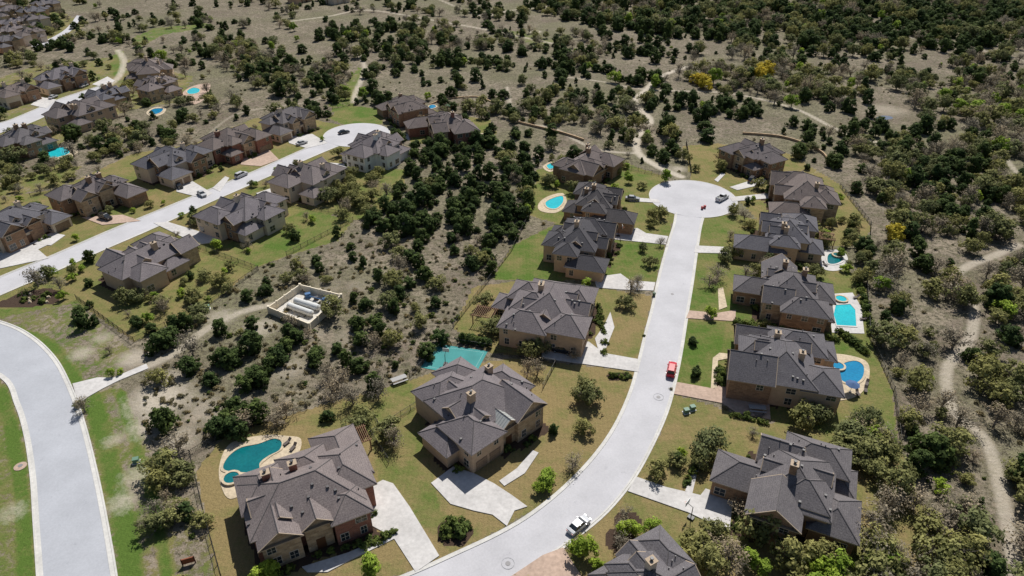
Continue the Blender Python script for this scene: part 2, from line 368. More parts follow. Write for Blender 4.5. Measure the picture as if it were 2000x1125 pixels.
# ---------------------------------------------------------------- houses
TPL={
0:[(0,0,13,20,6.3,'h'),(-6,-5,9,9,5.9,'h'),(7,5.5,7,8,6.0,'gx'),(6.5,-3.5,6,5,5.8,'gx'),(5,-13,12,8,3.5,'h','G'),(-7,6,8,7,3.3,'h'),(7.5,1,3,4,3.7,'h'),(-2,-11,7,7,6.0,'h'),(2,6,12,9,6.6,'h')],
1:[(0,0,15,15,6.4,'h'),(0,9,11,10,6.1,'h'),(-8,2,8,9,5.8,'h'),(8,-2,6,7,6.0,'gx'),(6,-9.5,13,9,5.9,'h','G'),(9,7,6,6,3.4,'h'),(-7,-7,7,8,3.3,'h'),(-3,-8,6,7,6.1,'gy'),(4,3,11,7,6.5,'h')],
2:[(0,2,12,24,5.5,'h'),(6,-7,12,10,5.4,'h','G'),(5,8,9,9,5.3,'gx'),(-7,7,9,9,5.2,'h'),(-6,-3,7,8,3.2,'h'),(6,1,6,5,4.4,'gx'),(-4,-10,7,6,5.2,'gy'),(2,3,13,8,5.6,'h')],
3:[(0,0,14,16,6.3,'h'),(9,-9,17,9,4.2,'h','G'),(-5,9,11,11,5.9,'h'),(6,7,6,7,5.9,'gx'),(-9,-3,7,10,3.2,'h'),(4,-1,9,6,6.6,'gx'),(1,-9,9,7,6.0,'h')],
4:[(0,0,18,13,6.2,'h'),(-3,-9,10,8,5.9,'h'),(3,9,11,9,6.0,'h'),(10,-7,9,9,3.6,'h','G'),(9,4,6,7,6.0,'gx'),(-9,7,7,7,3.2,'h'),(2,-3,7,14,6.4,'gy')],
'A':[(0,-1,14,21,6.5,'h'),(-9,9,15,9,4.0,'h','S'),(-5,-8,10,8,6.2,'h'),(6.5,-7,6,7,6.2,'gx'),(6.5,6.5,7,7,6.1,'h'),(6.5,0,5,5,6.3,'gx'),(-7,1,8,9,6.0,'h'),(-2,8,12,9,6.3,'h')],
'B':[(0,0,15,18,6.4,'h'),(-8,-3,9,12,6.0,'h'),(-11,3,8,8,5.6,'h'),(6,-7,11,9,5.9,'h','G'),(7,6,9,8,6.3,'gx'),(2,-11,9,7,3.6,'h'),(8,0,5,5,5.2,'gx','M'),(0,9,10,7,6.0,'h')],
'L':[(0,0,15,17,6.2,'h'),(9,1,15,9,4.4,'h','G'),(-4,-10,13,9,5.9,'h'),(-9,4,9,11,4.0,'h'),(3,9,10,9,5.9,'gy'),(4,-7,8,8,6.0,'gx'),(-9,-7,7,8,3.4,'h'),(-2,3,10,9,6.7,'h')],
'K':[(0,1,13,17,6.3,'h'),(7,5,9,10,6.0,'gx'),(-4,-8,12,9,5.9,'h'),(5,-11,9,7,3.4,'gx','G'),(-8,5,8,9,5.7,'h'),(4,-3,10,7,6.2,'h'),(-9,-10,8,7,3.2,'h')],
'C':[(0,1,13,18,6.3,'h'),(6,6,7,9,6.1,'h'),(6,-7,9,8,6.2,'h','G'),(-7,5,8,8,5.6,'h'),(-4,-8,11,8,5.8,'h'),(-11,2,7,6,3.1,'h'),(7,0,5,5,6.1,'gx'),(-4,-1,9,8,6.7,'h')],
}
def rinfo(w):
    x,y,W,Dp,e,k=w[:6]; p=0.60 if k=='h' else 0.74
    return x,y,W,Dp,e,k,p
OV=0.6
def roof_z(wings,x,y):
    z=0
    for w in wings:
        cx,cy,W,Dp,e,k,p=rinfo(w)
        dx=W/2+OV-abs(x-cx); dy=Dp/2+OV-abs(y-cy)
        if dx<0 or dy<0: continue
        r=min(dx,dy) if k=='h' else (dy if k=='gx' else dx)
        z=max(z,e+r*p)
    return z
house_info=[]
def house(kind,tpl,front,bbox,roof=0,wall='stucco',mirror=False,seed=0,detail=True,hk=.93,name=None):
    base=[list(w) for w in TPL[tpl]]
    if mirror:
        for w in base: w[1]=-w[1]
    a=rad(front); ca,sa=math.cos(a),math.sin(a)
    u0,v0,u1,v1=bbox; px,py=G((u0+u1)/2,(v0+v1)/2,4); s=1.0
    for it in range(14):
        us=[];vs=[]
        for w in base:
            cx,cy,W,Dp,e,k,p=rinfo(w)
            W,Dp,cx,cy=W*s,Dp*s,cx*s,cy*s
            pts=[(cx+i*(W/2+OV),cy+j*(Dp/2+OV),e*hk) for i in(-1,1) for j in(-1,1)]
            pts.append((cx,cy,e*hk+min(W,Dp)/2*p)); pts+= [(q[0],q[1],1.5) for q in pts[:4]]
            for q in pts:
                U,V=proj(px+q[0]*ca-q[1]*sa,py+q[0]*sa+q[1]*ca,q[2]); us.append(U);vs.append(V)
        r=math.sqrt((u1-u0)/(max(us)-min(us))*(v1-v0)/(max(vs)-min(vs)))
        s*=r**0.7; s=min(max(s,.55),1.45)
        du=(u0+u1)/2-(max(us)+min(us))/2; dv=(v0+v1)/2-(max(vs)+min(vs))/2
        c=proj(px,py,4); px,py=G(c[0]+du,c[1]+dv,4)
    rr=random.Random(seed+int(u0))
    wings=[]
    for i,w in enumerate(base):
        wings.append((w[0]*s,w[1]*s,w[2]*s+.013*i,w[3]*s+.017*i,w[4]*hk+.021*i,w[5],w[6] if len(w)>6 else ''))
    if detail:   # roof dormers and cross gables
        m0=wings[0]; i=len(wings)
        for sg in (1,-1):
            yy=rr.uniform(-.3,.3)*m0[3]; d_=rr.uniform(2.6,4.2)
            wings.append((m0[0]+sg*(m0[2]/2-d_*.62),m0[1]+yy,d_,rr.uniform(2.2,3.4),m0[4]+.85+.03*i,'gx','')); i+=1
        if m0[3]>m0[2]:
            wings.append((m0[0]+.1,m0[1]-m0[3]/2+2.4,rr.uniform(3,4.5),3.4,m0[4]+.75,'gy',''))
    E=empty(kind,(px,py,0),a)
    wm=wallm[wall]; wm2=wallm[rr.choice(['stone','brown'])] if wall!='brick' else wallm['stone']
    W_=MB();Rf=MB();Tr=MB();Wn=MB()
    nb=len(base)
    for i,w in enumerate(wings):
        cx,cy,W,Dp,e,k,p=rinfo(w); x0,x1,y0,y1=cx-W/2,cx+W/2,cy-Dp/2,cy+Dp/2
        ov=OV if i<nb else .25
        mi=1 if (k!='h') else 0
        if i<nb: W_.box((cx,cy,e/2-.05),(W,Dp,e+.1-.012*i),0,mi)
        else: W_.box((cx,cy,e-.6),(W,Dp,1.19),0,0)
        if k=='gx':
            for xx,sg in ((x0-.0,-1),(x1,1)):
                vs=[(xx,y0,e-.1),(xx,y1,e-.1),(xx,cy,e+Dp/2*p+ov*p-.12)]
                W_.add(vs,[(0,1,2) if sg>0 else (2,1,0)],1)
        if k=='gy':
            for yy,sg in ((y0,1),(y1,-1)):
                vs=[(x0,yy,e-.1),(x1,yy,e-.1),(cx,yy,e+W/2*p+ov*p-.12)]
                W_.add(vs,[(0,1,2) if sg>0 else (2,1,0)],1)
        if i>=nb and k=='gx': 
            for xx in (x0,x1): Wn.box((xx,cy,e-.15),(.14,1.0,.8),0,0); Wn.box((xx,cy,e-.15),(.2,.8,.62),0,1)
        X0,X1,Y0,Y1=x0-ov,x1+ov,y0-ov,y1+ov; ww,dd=X1-X0,Y1-Y0; hh=min(ww,dd)/2*p
        rm=2 if w[6]=='M' else 0
        if k=='h':
            if dd>=ww: r1,r2=(cx,Y0+ww/2,e+hh),(cx,Y1-ww/2-.001,e+hh)
            else: r1,r2=(X0+dd/2,cy,e+hh),(X1-dd/2,cy,e+hh)
            b4=[(X0,Y0,e),(X1,Y0,e),(X1,Y1,e),(X0,Y1,e)]
            if dd>=ww: fs=[(0,1,4),(1,2,5,4),(2,3,5),(3,0,4,5)]; hips=[(0,4),(1,4),(2,5),(3,5),(4,5)]
            else: fs=[(0,1,5,4),(1,2,5),(2,3,4,5),(3,0,4)]; hips=[(0,4),(3,4),(1,5),(2,5),(4,5)]
            vv=b4+[r1,r2]
            Rf.add(vv,fs,rm)
        else:
            if k=='gx':
                h=dd/2*p; vv=[(X0,Y0,e),(X1,Y0,e),(X1,Y1,e),(X0,Y1,e),(X0,cy,e+h),(X1,cy,e+h)]; fs=[(0,1,5,4),(2,3,4,5)]
            else:
                h=ww/2*p; vv=[(X0,Y0,e),(X1,Y0,e),(X1,Y1,e),(X0,Y1,e),(cx,Y0,e+h),(cx,Y1,e+h)]; fs=[(1,2,5,4),(3,0,4,5)]
            hips=[(4,5)]
            Rf.add(vv,fs,rm)
            for aa,bb in (((0,4),(3,4),(1,5),(2,5)) if k=='gx' else ((0,4),(1,4),(2,5),(3,5))):
                q0,q1=Vector(vv[aa]),Vector(vv[bb]); 
                Tr.tube(q0-Vector((0,0,.08)),q1-Vector((0,0,.08)),.1,.1,4)
            if rm==2:
                for q in range(1,9):
                    xx=X0+(X1-X0)*q/9
                    for Ys in (Y0,Y1): Rf.tube((xx,Ys,e+.03),(xx,cy,e+h+.03),.04,.04,4,2,False)
        for aa,bb in hips:
            q0,q1=Vector(vv[aa]),Vector(vv[bb])
            if (q1-q0).length>.3: Rf.tube(q0,q1,.09,.09,4,1,False)
        if i>=nb: continue
        T=.2
        vs=[(X0,Y0,e-.005),(X1,Y0,e-.005),(X1,Y1,e-.005),(X0,Y1,e-.005),(X0,Y0,e-T),(X1,Y0,e-T),(X1,Y1,e-T),(X0,Y1,e-T)]
        Tr.add(vs,[(7,6,5,4),(4,5,1,0),(5,6,2,1),(6,7,3,2),(7,4,0,3)])
        def inside(x,y,z):
            for j,o in enumerate(wings[:nb]):
                if j!=i and abs(x-o[0])<o[2]/2+.15 and abs(y-o[1])<o[3]/2+.15 and z<o[4]+1: return True
            return False
        if detail:
            for sd in range(4):
                L=Dp if sd in(0,1) else W
                gar=(w[6]=='G' and sd==0) or (w[6]=='S' and sd==3) 
                n=max(1,int(L/2.9))
                for fl,z in enumerate((1.6,4.35)):
                    if z+.9>e: continue
                    if fl==0 and gar:
                        nd=2 if L>7.5 else 1
                        for q in range(nd):
                            t=(q+.5)/nd*L*.86-L*.43
                            dw=L*.86/nd-.6
                            if sd==0: c=(x1,cy+t); sz=(.16,dw,2.3)
                            else: c=(cx+t,y0 if sd==2 else y1); sz=(dw,.16,2.3)
                            if not inside(c[0]+(.3 if sd==0 else 0),c[1]+(.3 if sd==3 else -.3 if sd==2 else 0),1.2):
                                Wn.box((c[0],c[1],1.2),sz,0,2); 
                        continue
                    for q in range(n):
                        t=(q+.5)/n*L-L/2
                        if rr.random()<.3: continue
                        t+=rr.uniform(-.3,.3)
                        ww_=rr.choice([1.0,1.3,1.8]); hh_=1.6 if fl==0 else 1.3
                        if sd==0: c=(x1,cy+t);nx,ny=1,0
                        elif sd==1: c=(x0,cy+t);nx,ny=-1,0
                        elif sd==2: c=(cx+t,y0);nx,ny=0,-1
                        else: c=(cx+t,y1);nx,ny=0,1
                        if inside(c[0]+nx*.3,c[1]+ny*.3,z): continue
                        if any(inside(c[0]+nx*.1-ny*g,c[1]+ny*.1+nx*g,z) for g in(-1.1,1.1)): continue
                        f=(.12,ww_+.2,hh_+.2) if nx else (ww_+.2,.12,hh_+.2)
                        g=(.18,ww_,hh_) if nx else (ww_,.18,hh_)
                        Wn.box((c[0],c[1],z),f,0,0); Wn.box((c[0],c[1],z),g,0,1)
                        mb_=(.22,.06,hh_) if nx else (.06,.22,hh_); Wn.box((c[0],c[1],z),mb_,0,0)
                        mb_=(.21,ww_,.06) if nx else (ww_,.21,.06); Wn.box((c[0],c[1],z),mb_,0,0)
    wings=wings[:nb]
    m0=wings[0]; dx=m0[0]+m0[2]/2
    for w in wings:
        if abs(w[1]-0)<w[3]/2: dx=max(dx,w[0]+w[2]/2)
    Wn.box((dx,0,1.25),(.2,1.5,2.4),0,3); 
    Ch=MB()
    for c in range(rr.choice([1,2,2])):
        for tr in range(20):
            x=rr.uniform(-.6,.2)*m0[2]/2*1.6; y=rr.uniform(-1,1)*m0[3]/2*.8; z=roof_z(wings,x,y)
            if z>7: break
        Ch.box((x,y,z+.1),(1.1,1.3,3.2),0,0); Ch.box((x,y,z+1.78),(1.35,1.55,.16),0,2); Ch.tube((x,y,z+1.8),(x,y,z+2.25),.2,.2,8,1); Ch.tube((x,y,z+2.25),(x,y,z+2.37),.32,.28,8,1)
    for c in range(18 if detail else 5):
        x=rr.uniform(-1,1)*m0[2]*.6; y=rr.uniform(-1,1)*m0[3]*.7; z=roof_z(wings,x,y)
        if z<3: continue
        if rr.random()<.5: Ch.tube((x,y,z-.3),(x,y,z+.45),.1,.1,6,1)
        else: Ch.box((x,y,z+.12),(.42,.42,.3),0,1)
    W_.obj('walls',[wm,wm2],E); Rf.obj('roof',[roofm[roof],m_cap,m_metalroof],E); Tr.obj('fascia',[m_trim],E)
    Wn.obj('windows_and_doors',[m_frame,m_glass,m_gdoor,m_door],E); Ch.obj('chimneys',[wm,m_pipe,m_trim],E)
    for w in wings:
        g=.9; q=[(w[0]+i*(w[2]/2+g),w[1]+j*(w[3]/2+g)) for i,j in((-1,-1),(1,-1),(1,1),(-1,1))]
        mark([(px+x*ca-y*sa,py+x*sa+y*ca) for x,y in q])
    house_info.append((px,py,a,wings,s)); return E,wings
HS=[
('brick_house','A',-63,(450,832,746,1108),3,'brick',False),
('stone_house','B',-47,(803,695,1068,922),3,'stucco',False),
('stucco_house','C',-17,(955,545,1174,690),3,'stucco',False),
('stucco_house',0,-17,(1048,430,1216,540),2,'stucco',False),
('stone_house',3,-17,(1095,357,1248,452),2,'brown',False),
('stone_house',2,-35,(1078,290,1219,365),0,'brown',True),
('stone_house',1,210,(1404,275,1534,346),0,'brown',False),
('stone_house',0,165,(1498,336,1642,438),0,'stone',True),
('stucco_house',3,163,(1438,411,1602,518),1,'stucco',True),
('stucco_house','L',163,(1424,514,1637,650),1,'brown',True),
('stucco_house','K',165,(1422,628,1643,812),1,'stucco',False),
('brick_house','L',155,(1376,846,1688,1080),1,'brown',False),
('stone_house',1,120,(1190,1075,1345,1230),1,'beige',False),
('white_stucco_house',1,149,(670,252,797,336),3,'white',False),
('brick_house',3,200,(800,214,927,288),0,'brick',False),
('brick_house',0,215,(738,184,848,246),0,'brown',False),
('stucco_house',4,149,(529,311,672,402),3,'beige',False),
('stucco_house',1,149,(373,374,570,470),3,'beige',True),
('stucco_house',2,149,(184,453,398,572),3,'stucco',False),
('stucco_house',0,-31,(503,212,624,273),1,'beige',False),
('brick_house',1,-31,(386,247,532,318),0,'brick',True),
('stone_house',4,-31,(260,280,417,366),1,'beige',False),
('brick_house',3,-31,(105,334,275,427),0,'brown',True),
('stucco_house',0,-25,(-40,384,124,502),1,'beige',True),
('brick_house',1,150,(-12,241,110,312),1,'brown',False),
('stucco_house',4,150,(83,196,231,256),0,'stucco',False),
('stone_house',2,150,(164,168,258,212),1,'stucco',False),
('stone_house',3,150,(266,146,354,200),3,'stone',False),
('stone_house',1,200,(236,119,352,160),0,'stucco',False),
('stone_house',0,-30,(65,131,177,183),3,'beige',False),
('stone_house',2,-30,(-20,160,77,211),0,'beige',False),
]
for k,t_,a_,bb,rf,wl,mi in HS: house(k,t_,a_,bb,rf,wl,mi)
for i,(u,v,w) in enumerate([(20,25,60),(65,25,60),(30,48,70),(62,42,60),(12,85,60),(20,62,60),(60,70,75),(90,10,55),(10,5,50),(655,-6,60),(585,-8,60),(-60,60,60),(-50,100,60),(-70,20,60)]):
    house('stucco_house',i%5,[-30,150][i%2],(u-w/2,v-w*.2,u+w/2,v+w*.2),[0,1,3][i%3],['beige','stucco','stone'][i%3],i%2==1,detail=False)
# ---------------------------------------------------------------- ground
rows=np.r_[[-3000,-600,-100,0,20],np.linspace(36,330,430),330+np.cumsum(np.linspace(.8,4,170)),[900,1100,1500,2200,3500,7000,14000]]
cols=np.r_[[-40,-12,-5,-2.2],np.linspace(-1.25,1.25,640),[2.2,5,12,40]]
ww=np.maximum(rows,30)+45
X=cols[None,:]*ww[:,None]; Y=np.repeat(rows[:,None],len(cols),1)
nr,nc=X.shape
lawn=np.zeros(X.shape);green=np.zeros(X.shape);bare=np.zeros(X.shape);mul=np.zeros(X.shape)
LAW=[
([(700,770),(800,745),(870,715),(1010,700),(1245,725),(1230,780),(1190,850),(1110,945),(1030,1003),(900,1075),(800,1118),(600,1200),(430,1200),(400,1000),(383,920),(440,850),(600,800)],1,.12),
([(560,830),(700,775),(800,740),(830,840),(860,1000),(940,1040),(880,1080),(740,940),(720,840)],1,.42),
([(925,560),(1040,545),(1170,562),(1275,578),(1247,702),(1100,700),(960,690),(885,640)],1,.22),
([(1000,480),(1100,430),(1230,450),(1300,480),(1280,555),(1170,545),(1060,550),(960,545)],1,.68),
([(1030,420),(1050,330),(1220,318),(1300,345),(1275,380),(1320,410),(1305,470),(1240,455),(1100,440)],1,.52),
([(1335,285),(1400,280),(1540,300),(1640,360),(1700,440),(1695,480),(1620,480),(1480,430),(1430,380),(1350,352)],1,.3),
([(1370,420),(1450,420),(1600,470),(1690,560),(1700,660),(1742,760),(1755,870),(1640,860),(1500,820),(1315,752),(1345,600),(1360,500)],1,.55),
([(1355,490),(1420,490),(1405,600),(1345,605)],1,.66),
([(1312,768),(1480,820),(1650,850),(1755,870),(1790,960),(1900,1200),(1000,1200),(1110,1070),(1230,945),(1290,850)],1,.28),
([(1330,630),(1420,630),(1390,760),(1322,748)],1,.85),
([(-100,640),(-100,420),(0,385),(110,370),(260,300),(380,280),(500,230),(620,235),(700,250),(700,300),(670,400),(560,500),(500,522),(400,602),(262,668),(150,590),(40,610)],1,.36),
([(520,440),(600,410),(690,430),(660,470),(560,500),(500,520),(440,480)],1,.66),
([(650,370),(680,330),(800,330),(780,380),(720,430),(660,430)],.9,.5),
([(640,230),(680,205),(760,215),(740,250),(690,252)],1,.75),
([(800,280),(920,285),(970,262),(960,235),(850,215),(800,235)],.85,.45),
([(30,350),(110,320),(160,325),(120,365),(0,385),(-60,380)],.65,.42),
([(0,330),(60,310),(250,215),(350,200),(380,150),(230,110),(60,130),(-80,180),(-80,330)],.58,.42),
([(-60,612),(150,588),(262,690),(225,742),(140,752),(100,690),(60,655),(0,625)],.50,.62),
([(165,778),(232,748),(262,800),(300,880),(330,980),(350,1200),(235,1200),(210,1020),(190,930)],.52,.66),
([(-500,690),(-200,700),(0,740),(45,830),(62,940),(72,1200),(-500,1200)],.60,.6),
([(255,75),(300,55),(400,45),(420,52),(320,68),(270,95)],.6,.75),([(225,95),(240,100),(245,140),(225,150),(215,130)],.8,.7),
([(0,100),(130,70),(170,50),(120,20),(0,0),(-100,50)],.6,.4),
([(640,205),(700,130),(712,135),(690,200),(695,245),(660,235)],.62,.65),
([(560,100),(620,100),(650,160),(600,170)],.35,.5),([(960,50),(1050,70),(1100,80),(1040,90)],.5,.6),
([(250,1200),(290,960),(310,880),(400,1010),(430,1200)],.42,.4),
]
for px,w,g in LAW:
    p=GP([(u,min(v,1180)) for u,v in px]); k=pip(X,Y,p); lawn[k]=np.maximum(lawn[k],w); green[k]=g
def trail(px,wd,amt,arr):
    p=catmull(GP(px),6)
    for (x0,y0),(x1,y1) in zip(p[:-1],p[1:]):
        j=(X>min(x0,x1)-wd*2)&(X<max(x0,x1)+wd*2)&(Y>min(y0,y1)-wd*2)&(Y<max(y0,y1)+wd*2)
        xs,ys=X[j],Y[j]; l2=(x1-x0)**2+(y1-y0)**2+1e-9
        t=np.clip(((xs-x0)*(x1-x0)+(ys-y0)*(y1-y0))/l2,0,1)
        d=np.hypot(xs-x0-t*(x1-x0),ys-y0-t*(y1-y0)); arr[j]=np.maximum(arr[j],amt*np.clip(1.5-d/wd,0,1))
    for q in p: markc(q[0],q[1]-.7,wd*.8+1.1)
# green verge strips beside the collector road
def gstrip(px,wd,am):
    p=catmull(GP(px),6)
    for (x0,y0),(x1,y1) in zip(p[:-1],p[1:]):
        j=(X>min(x0,x1)-wd*2)&(X<max(x0,x1)+wd*2)&(Y>min(y0,y1)-wd*2)&(Y<max(y0,y1)+wd*2)
        xs,ys=X[j],Y[j]; l2=(x1-x0)**2+(y1-y0)**2+1e-9
        t=np.clip(((xs-x0)*(x1-x0)+(ys-y0)*(y1-y0))/l2,0,1); d=np.hypot(xs-x0-t*(x1-x0),ys-y0-t*(y1-y0))
        m=np.clip(1.5-d/wd,0,1); lawn[j]=np.maximum(lawn[j],m*.9); green[j]=np.maximum(green[j],m*am)
gstrip([(180,775),(205,860),(225,950),(250,1060),(262,1180)],2.2,.95); gstrip([(235,770),(262,860),(300,980),(330,1150)],1.2,.9)
gstrip([(0,760),(20,830),(38,930),(45,1030),(52,1180)],1.6,.95); gstrip([(20,640),(90,668),(130,715),(150,745)],1.5,.9)
for px,wd,am in [
([(1330,345),(1285,325),(1248,300),(1245,270),(1270,235),(1240,200),(1262,175),(1290,150),(1340,130)],1.7,.95),
([(1990,478),(1940,500),(1890,520),(1860,548),(1900,590),(1895,660),(1850,720),(1862,800),(1925,860),(1955,960),(1985,1125),(1990,1180)],1.5,.7),
([(285,716),(340,690),(400,645),(470,610),(530,595)],1.5,.7),
([(1480,192),(1560,215),(1640,255),(1720,280)],1.5,.75),([(1100,150),(1180,160),(1260,175),(1400,180),(1480,192)],1.3,.65),
([(540,45),(640,32),(720,20),(860,42),(960,60),(1080,85)],2,.7),([(690,200),(695,180),(712,130),(690,90)],1.6,.8),
([(230,98),(242,120),(232,150),(205,172)],2,.8),([(990,170),(1010,235),(1080,250),(1160,290),(1250,300)],1.2,.7),
([(1960,300),(1990,340),(2060,380)],1.4,.65),([(860,0),(940,30),(1000,20),(1100,10)],2,.65),([(1700,60),(1900,95),(2050,130)],2,.65),
([(1560,350),(1640,330),(1720,400),(1740,470)],.7,.4),
([(410,260),(470,220),(600,200),(640,185)],1.1,.5)]: trail(px,wd,am,bare)
for u,v,r,am in [(310,780,9,.8),(290,830,6,.7),(430,620,6,.6),(560,720,7,.5),(510,640,6,.65),(260,700,5,.7),(350,860,6,.6),(1325,330,4,.7),(1300,325,5,.5),(1730,215,14,.5),(1600,90,25,.36),(1250,110,20,.36),(1045,62,5,1),(640,560,8,.36),(270,930,5,.6),(160,690,4,.65),(240,980,4,.65),(360,780,6,.55),(680,660,8,.4),(400,800,7,.5),(220,860,3,.6),(25,1000,4,.55),(200,660,4,.55),(1690,110,20,.4),(610,650,6,.45),(700,560,7,.4),(330,740,5,.6)]:
    x,y=G(u,v); d=np.hypot(X-x,Y-y); bare=np.maximum(bare,am*np.clip(1.3-d/r,0,1))
for px in [[(0,590),(40,570),(100,562),(125,575),(110,592),(50,602),(0,600)]]:
    k=pip(X,Y,GP(px)); mul[k]=1
def disc_m(u,v,r):
    x,y=G(u,v); mul[np.hypot(X-x,Y-y)<r]=1
for u,v,r in [(1227,1020,2.4),(1212,1056,2.6),(888,1040,3),(1200,735,1.6),(1222,735,1.4)]: disc_m(u,v,r)
for (px_,py_,a_,wings,s_) in house_info[:26]:
    ca,sa=math.cos(a_),math.sin(a_)
    lx=(X-px_)*ca+(Y-py_)*sa; ly=-(X-px_)*sa+(Y-py_)*ca
    for w in wings:
        if w[6] in('G','S'): continue
        k=(abs(ly-w[1])<w[3]/2+.8)&(lx>w[0])&(lx<w[0]+w[2]/2+2.0); mul[k]=1
Z=np.zeros(X.shape)
co=np.stack([X,Y,Z],-1).reshape(-1,3)
idx=np.arange(nr*nc).reshape(nr,nc)
q=np.stack([idx[:-1,:-1],idx[:-1,1:],idx[1:,1:],idx[1:,:-1]],-1).reshape(-1,4)
me=bpy.data.meshes.new('ground'); me.vertices.add(len(co)); me.vertices.foreach_set('co',co.ravel().astype(np.float32))
me.loops.add(q.size); me.loops.foreach_set('vertex_index',q.ravel().astype(np.int32))
me.polygons.add(len(q)); me.polygons.foreach_set('loop_start',(np.arange(len(q))*4).astype(np.int32)); me.update(calc_edges=True)
for nm,arr in (('lawn',lawn),('green',green),('bare',bare),('mulch',mul)):
    at=me.attributes.new(nm,'FLOAT','POINT'); at.data.foreach_set('value',arr.ravel().astype(np.float32))
gr=bpy.data.objects.new('ground',me); scene.collection.objects.link(gr)
t=NT('ground_cover',0.97,0.1)
n1=t.noise(0.018,4); n2=t.noise(0.10,5,.65); n3=t.noise(0.9,6,.75); n4=t.noise(4,4,.7); n5=t.noise(0.35,6,.7); n6=t.noise(0.045,5,.65)
scr=t.mix(t.ramp(n2,0.40,0.60),(0.285,0.235,0.175),(0.185,0.152,0.112))
scr=t.mix(t.math('MULTIPLY',t.ramp(n6,0.52,0.60),0.8),scr,(0.165,0.125,0.098))
scr=t.mix(t.math('MULTIPLY',t.ramp(n1,0.46,0.60),0.65),scr,(0.150,0.158,0.070))
scr=t.mix(t.ramp(n5,0.48,0.60),scr,(0.125,0.117,0.066))
scr=t.mix(t.ramp(n3,0.48,0.58),scr,(0.082,0.072,0.045))
scr=t.mix(t.ramp(n4,0.50,0.70),scr,t.mix(0.55,scr,(0.50,0.44,0.36)))
gn=t.math('ADD',t.attr('green'),t.math('MULTIPLY',t.math('SUBTRACT',n2,0.5),1.9))
gn=t.math('ADD',gn,t.math('MULTIPLY',t.math('SUBTRACT',n3,0.5),0.7))
gn=t.math('ADD',gn,t.math('MULTIPLY',t.math('SUBTRACT',n5,0.5),1.1))
law=t.mix(t.ramp(gn,0.05,0.95),(0.320,0.240,0.110),(0.115,0.185,0.035))
law=t.mix(t.ramp(n4,0.35,0.7),t.mix(1.0,law,(0.70,0.72,0.72),'MULTIPLY'),law)
wv=t.n.new('ShaderNodeTexWave'); wv.inputs['Scale'].default_value=0.35; wv.inputs['Distortion'].default_value=1.5
t.link(t.pos(),wv.inputs['Vector'])
law=t.mix(t.math('MULTIPLY',wv.outputs['Fac'],0.22),law,t.mix(1.0,law,(0.7,0.72,0.7),'MULTIPLY'))
lf=t.math('ADD',t.attr('lawn'),t.math('MULTIPLY',t.math('SUBTRACT',n3,0.5),0.9))
lf=t.ramp(t.math('ADD',lf,t.math('MULTIPLY',t.math('SUBTRACT',n5,0.5),1.1)),0.4,0.60)
k=t.mix(lf,scr,law)
bf=t.ramp(t.math('ADD',t.attr('bare'),t.math('MULTIPLY',t.math('SUBTRACT',n3,0.5),0.9)),0.3,0.9)
k=t.mix(bf,k,t.mix(n4,(0.42,0.36,0.28),(0.58,0.52,0.43)))
mf=t.ramp(t.math('ADD',t.attr('mulch'),t.math('MULTIPLY',t.math('SUBTRACT',n3,0.5),0.5)),0.4,0.6)
k=t.mix(mf,k,t.mix(n4,(0.04,0.028,0.02),(0.10,0.066,0.048)))
t.bump(n3,1.0,0.35)
me.materials.append(t.col(k))
hard=excl.copy()
for px,w,g in LAW[:20]: mark(GP([(u,min(v,1180)) for u,v in px]))
# ---------------------------------------------------------------- tree prototypes
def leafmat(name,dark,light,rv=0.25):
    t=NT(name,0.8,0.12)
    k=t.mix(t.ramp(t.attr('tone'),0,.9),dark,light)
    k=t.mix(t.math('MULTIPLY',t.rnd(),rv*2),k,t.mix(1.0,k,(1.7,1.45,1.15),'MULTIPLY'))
    m=t.col(k); tr=t.n.new('ShaderNodeBsdfTranslucent'); t.link(k,tr.inputs['Color'])
    mx=t.n.new('ShaderNodeMixShader'); mx.inputs[0].default_value=.3
    t.link(t.b.outputs[0],mx.inputs[1]); t.link(tr.outputs[0],mx.inputs[2])
    t.link(mx.outputs[0],t.n['Material Output'].inputs['Surface']); return m
lm={'jun':leafmat('juniper_foliage',(0.018,0.034,0.011),(0.100,0.150,0.048),.35),
'oak':leafmat('live_oak_foliage',(0.070,0.085,0.032),(0.270,0.290,0.125),.45),
'lime':leafmat('spring_foliage',(0.11,0.18,0.02),(0.32,0.44,0.07),.3),
'yel':leafmat('yellow_foliage',(0.30,0.25,0.03),(0.68,0.57,0.07),.2),
'grey':leafmat('budding_foliage',(0.17,0.155,0.115),(0.42,0.37,0.28),.3),
'shr':leafmat('shrub_foliage',(0.035,0.06,0.018),(0.13,0.18,0.05),.5),
'tuf':leafmat('dry_brush',(0.09,0.09,0.05),(0.26,0.235,0.145),.5)}
m_bark=M2('bark',(0.23,0.20,0.165),0.3,4,obj=True)
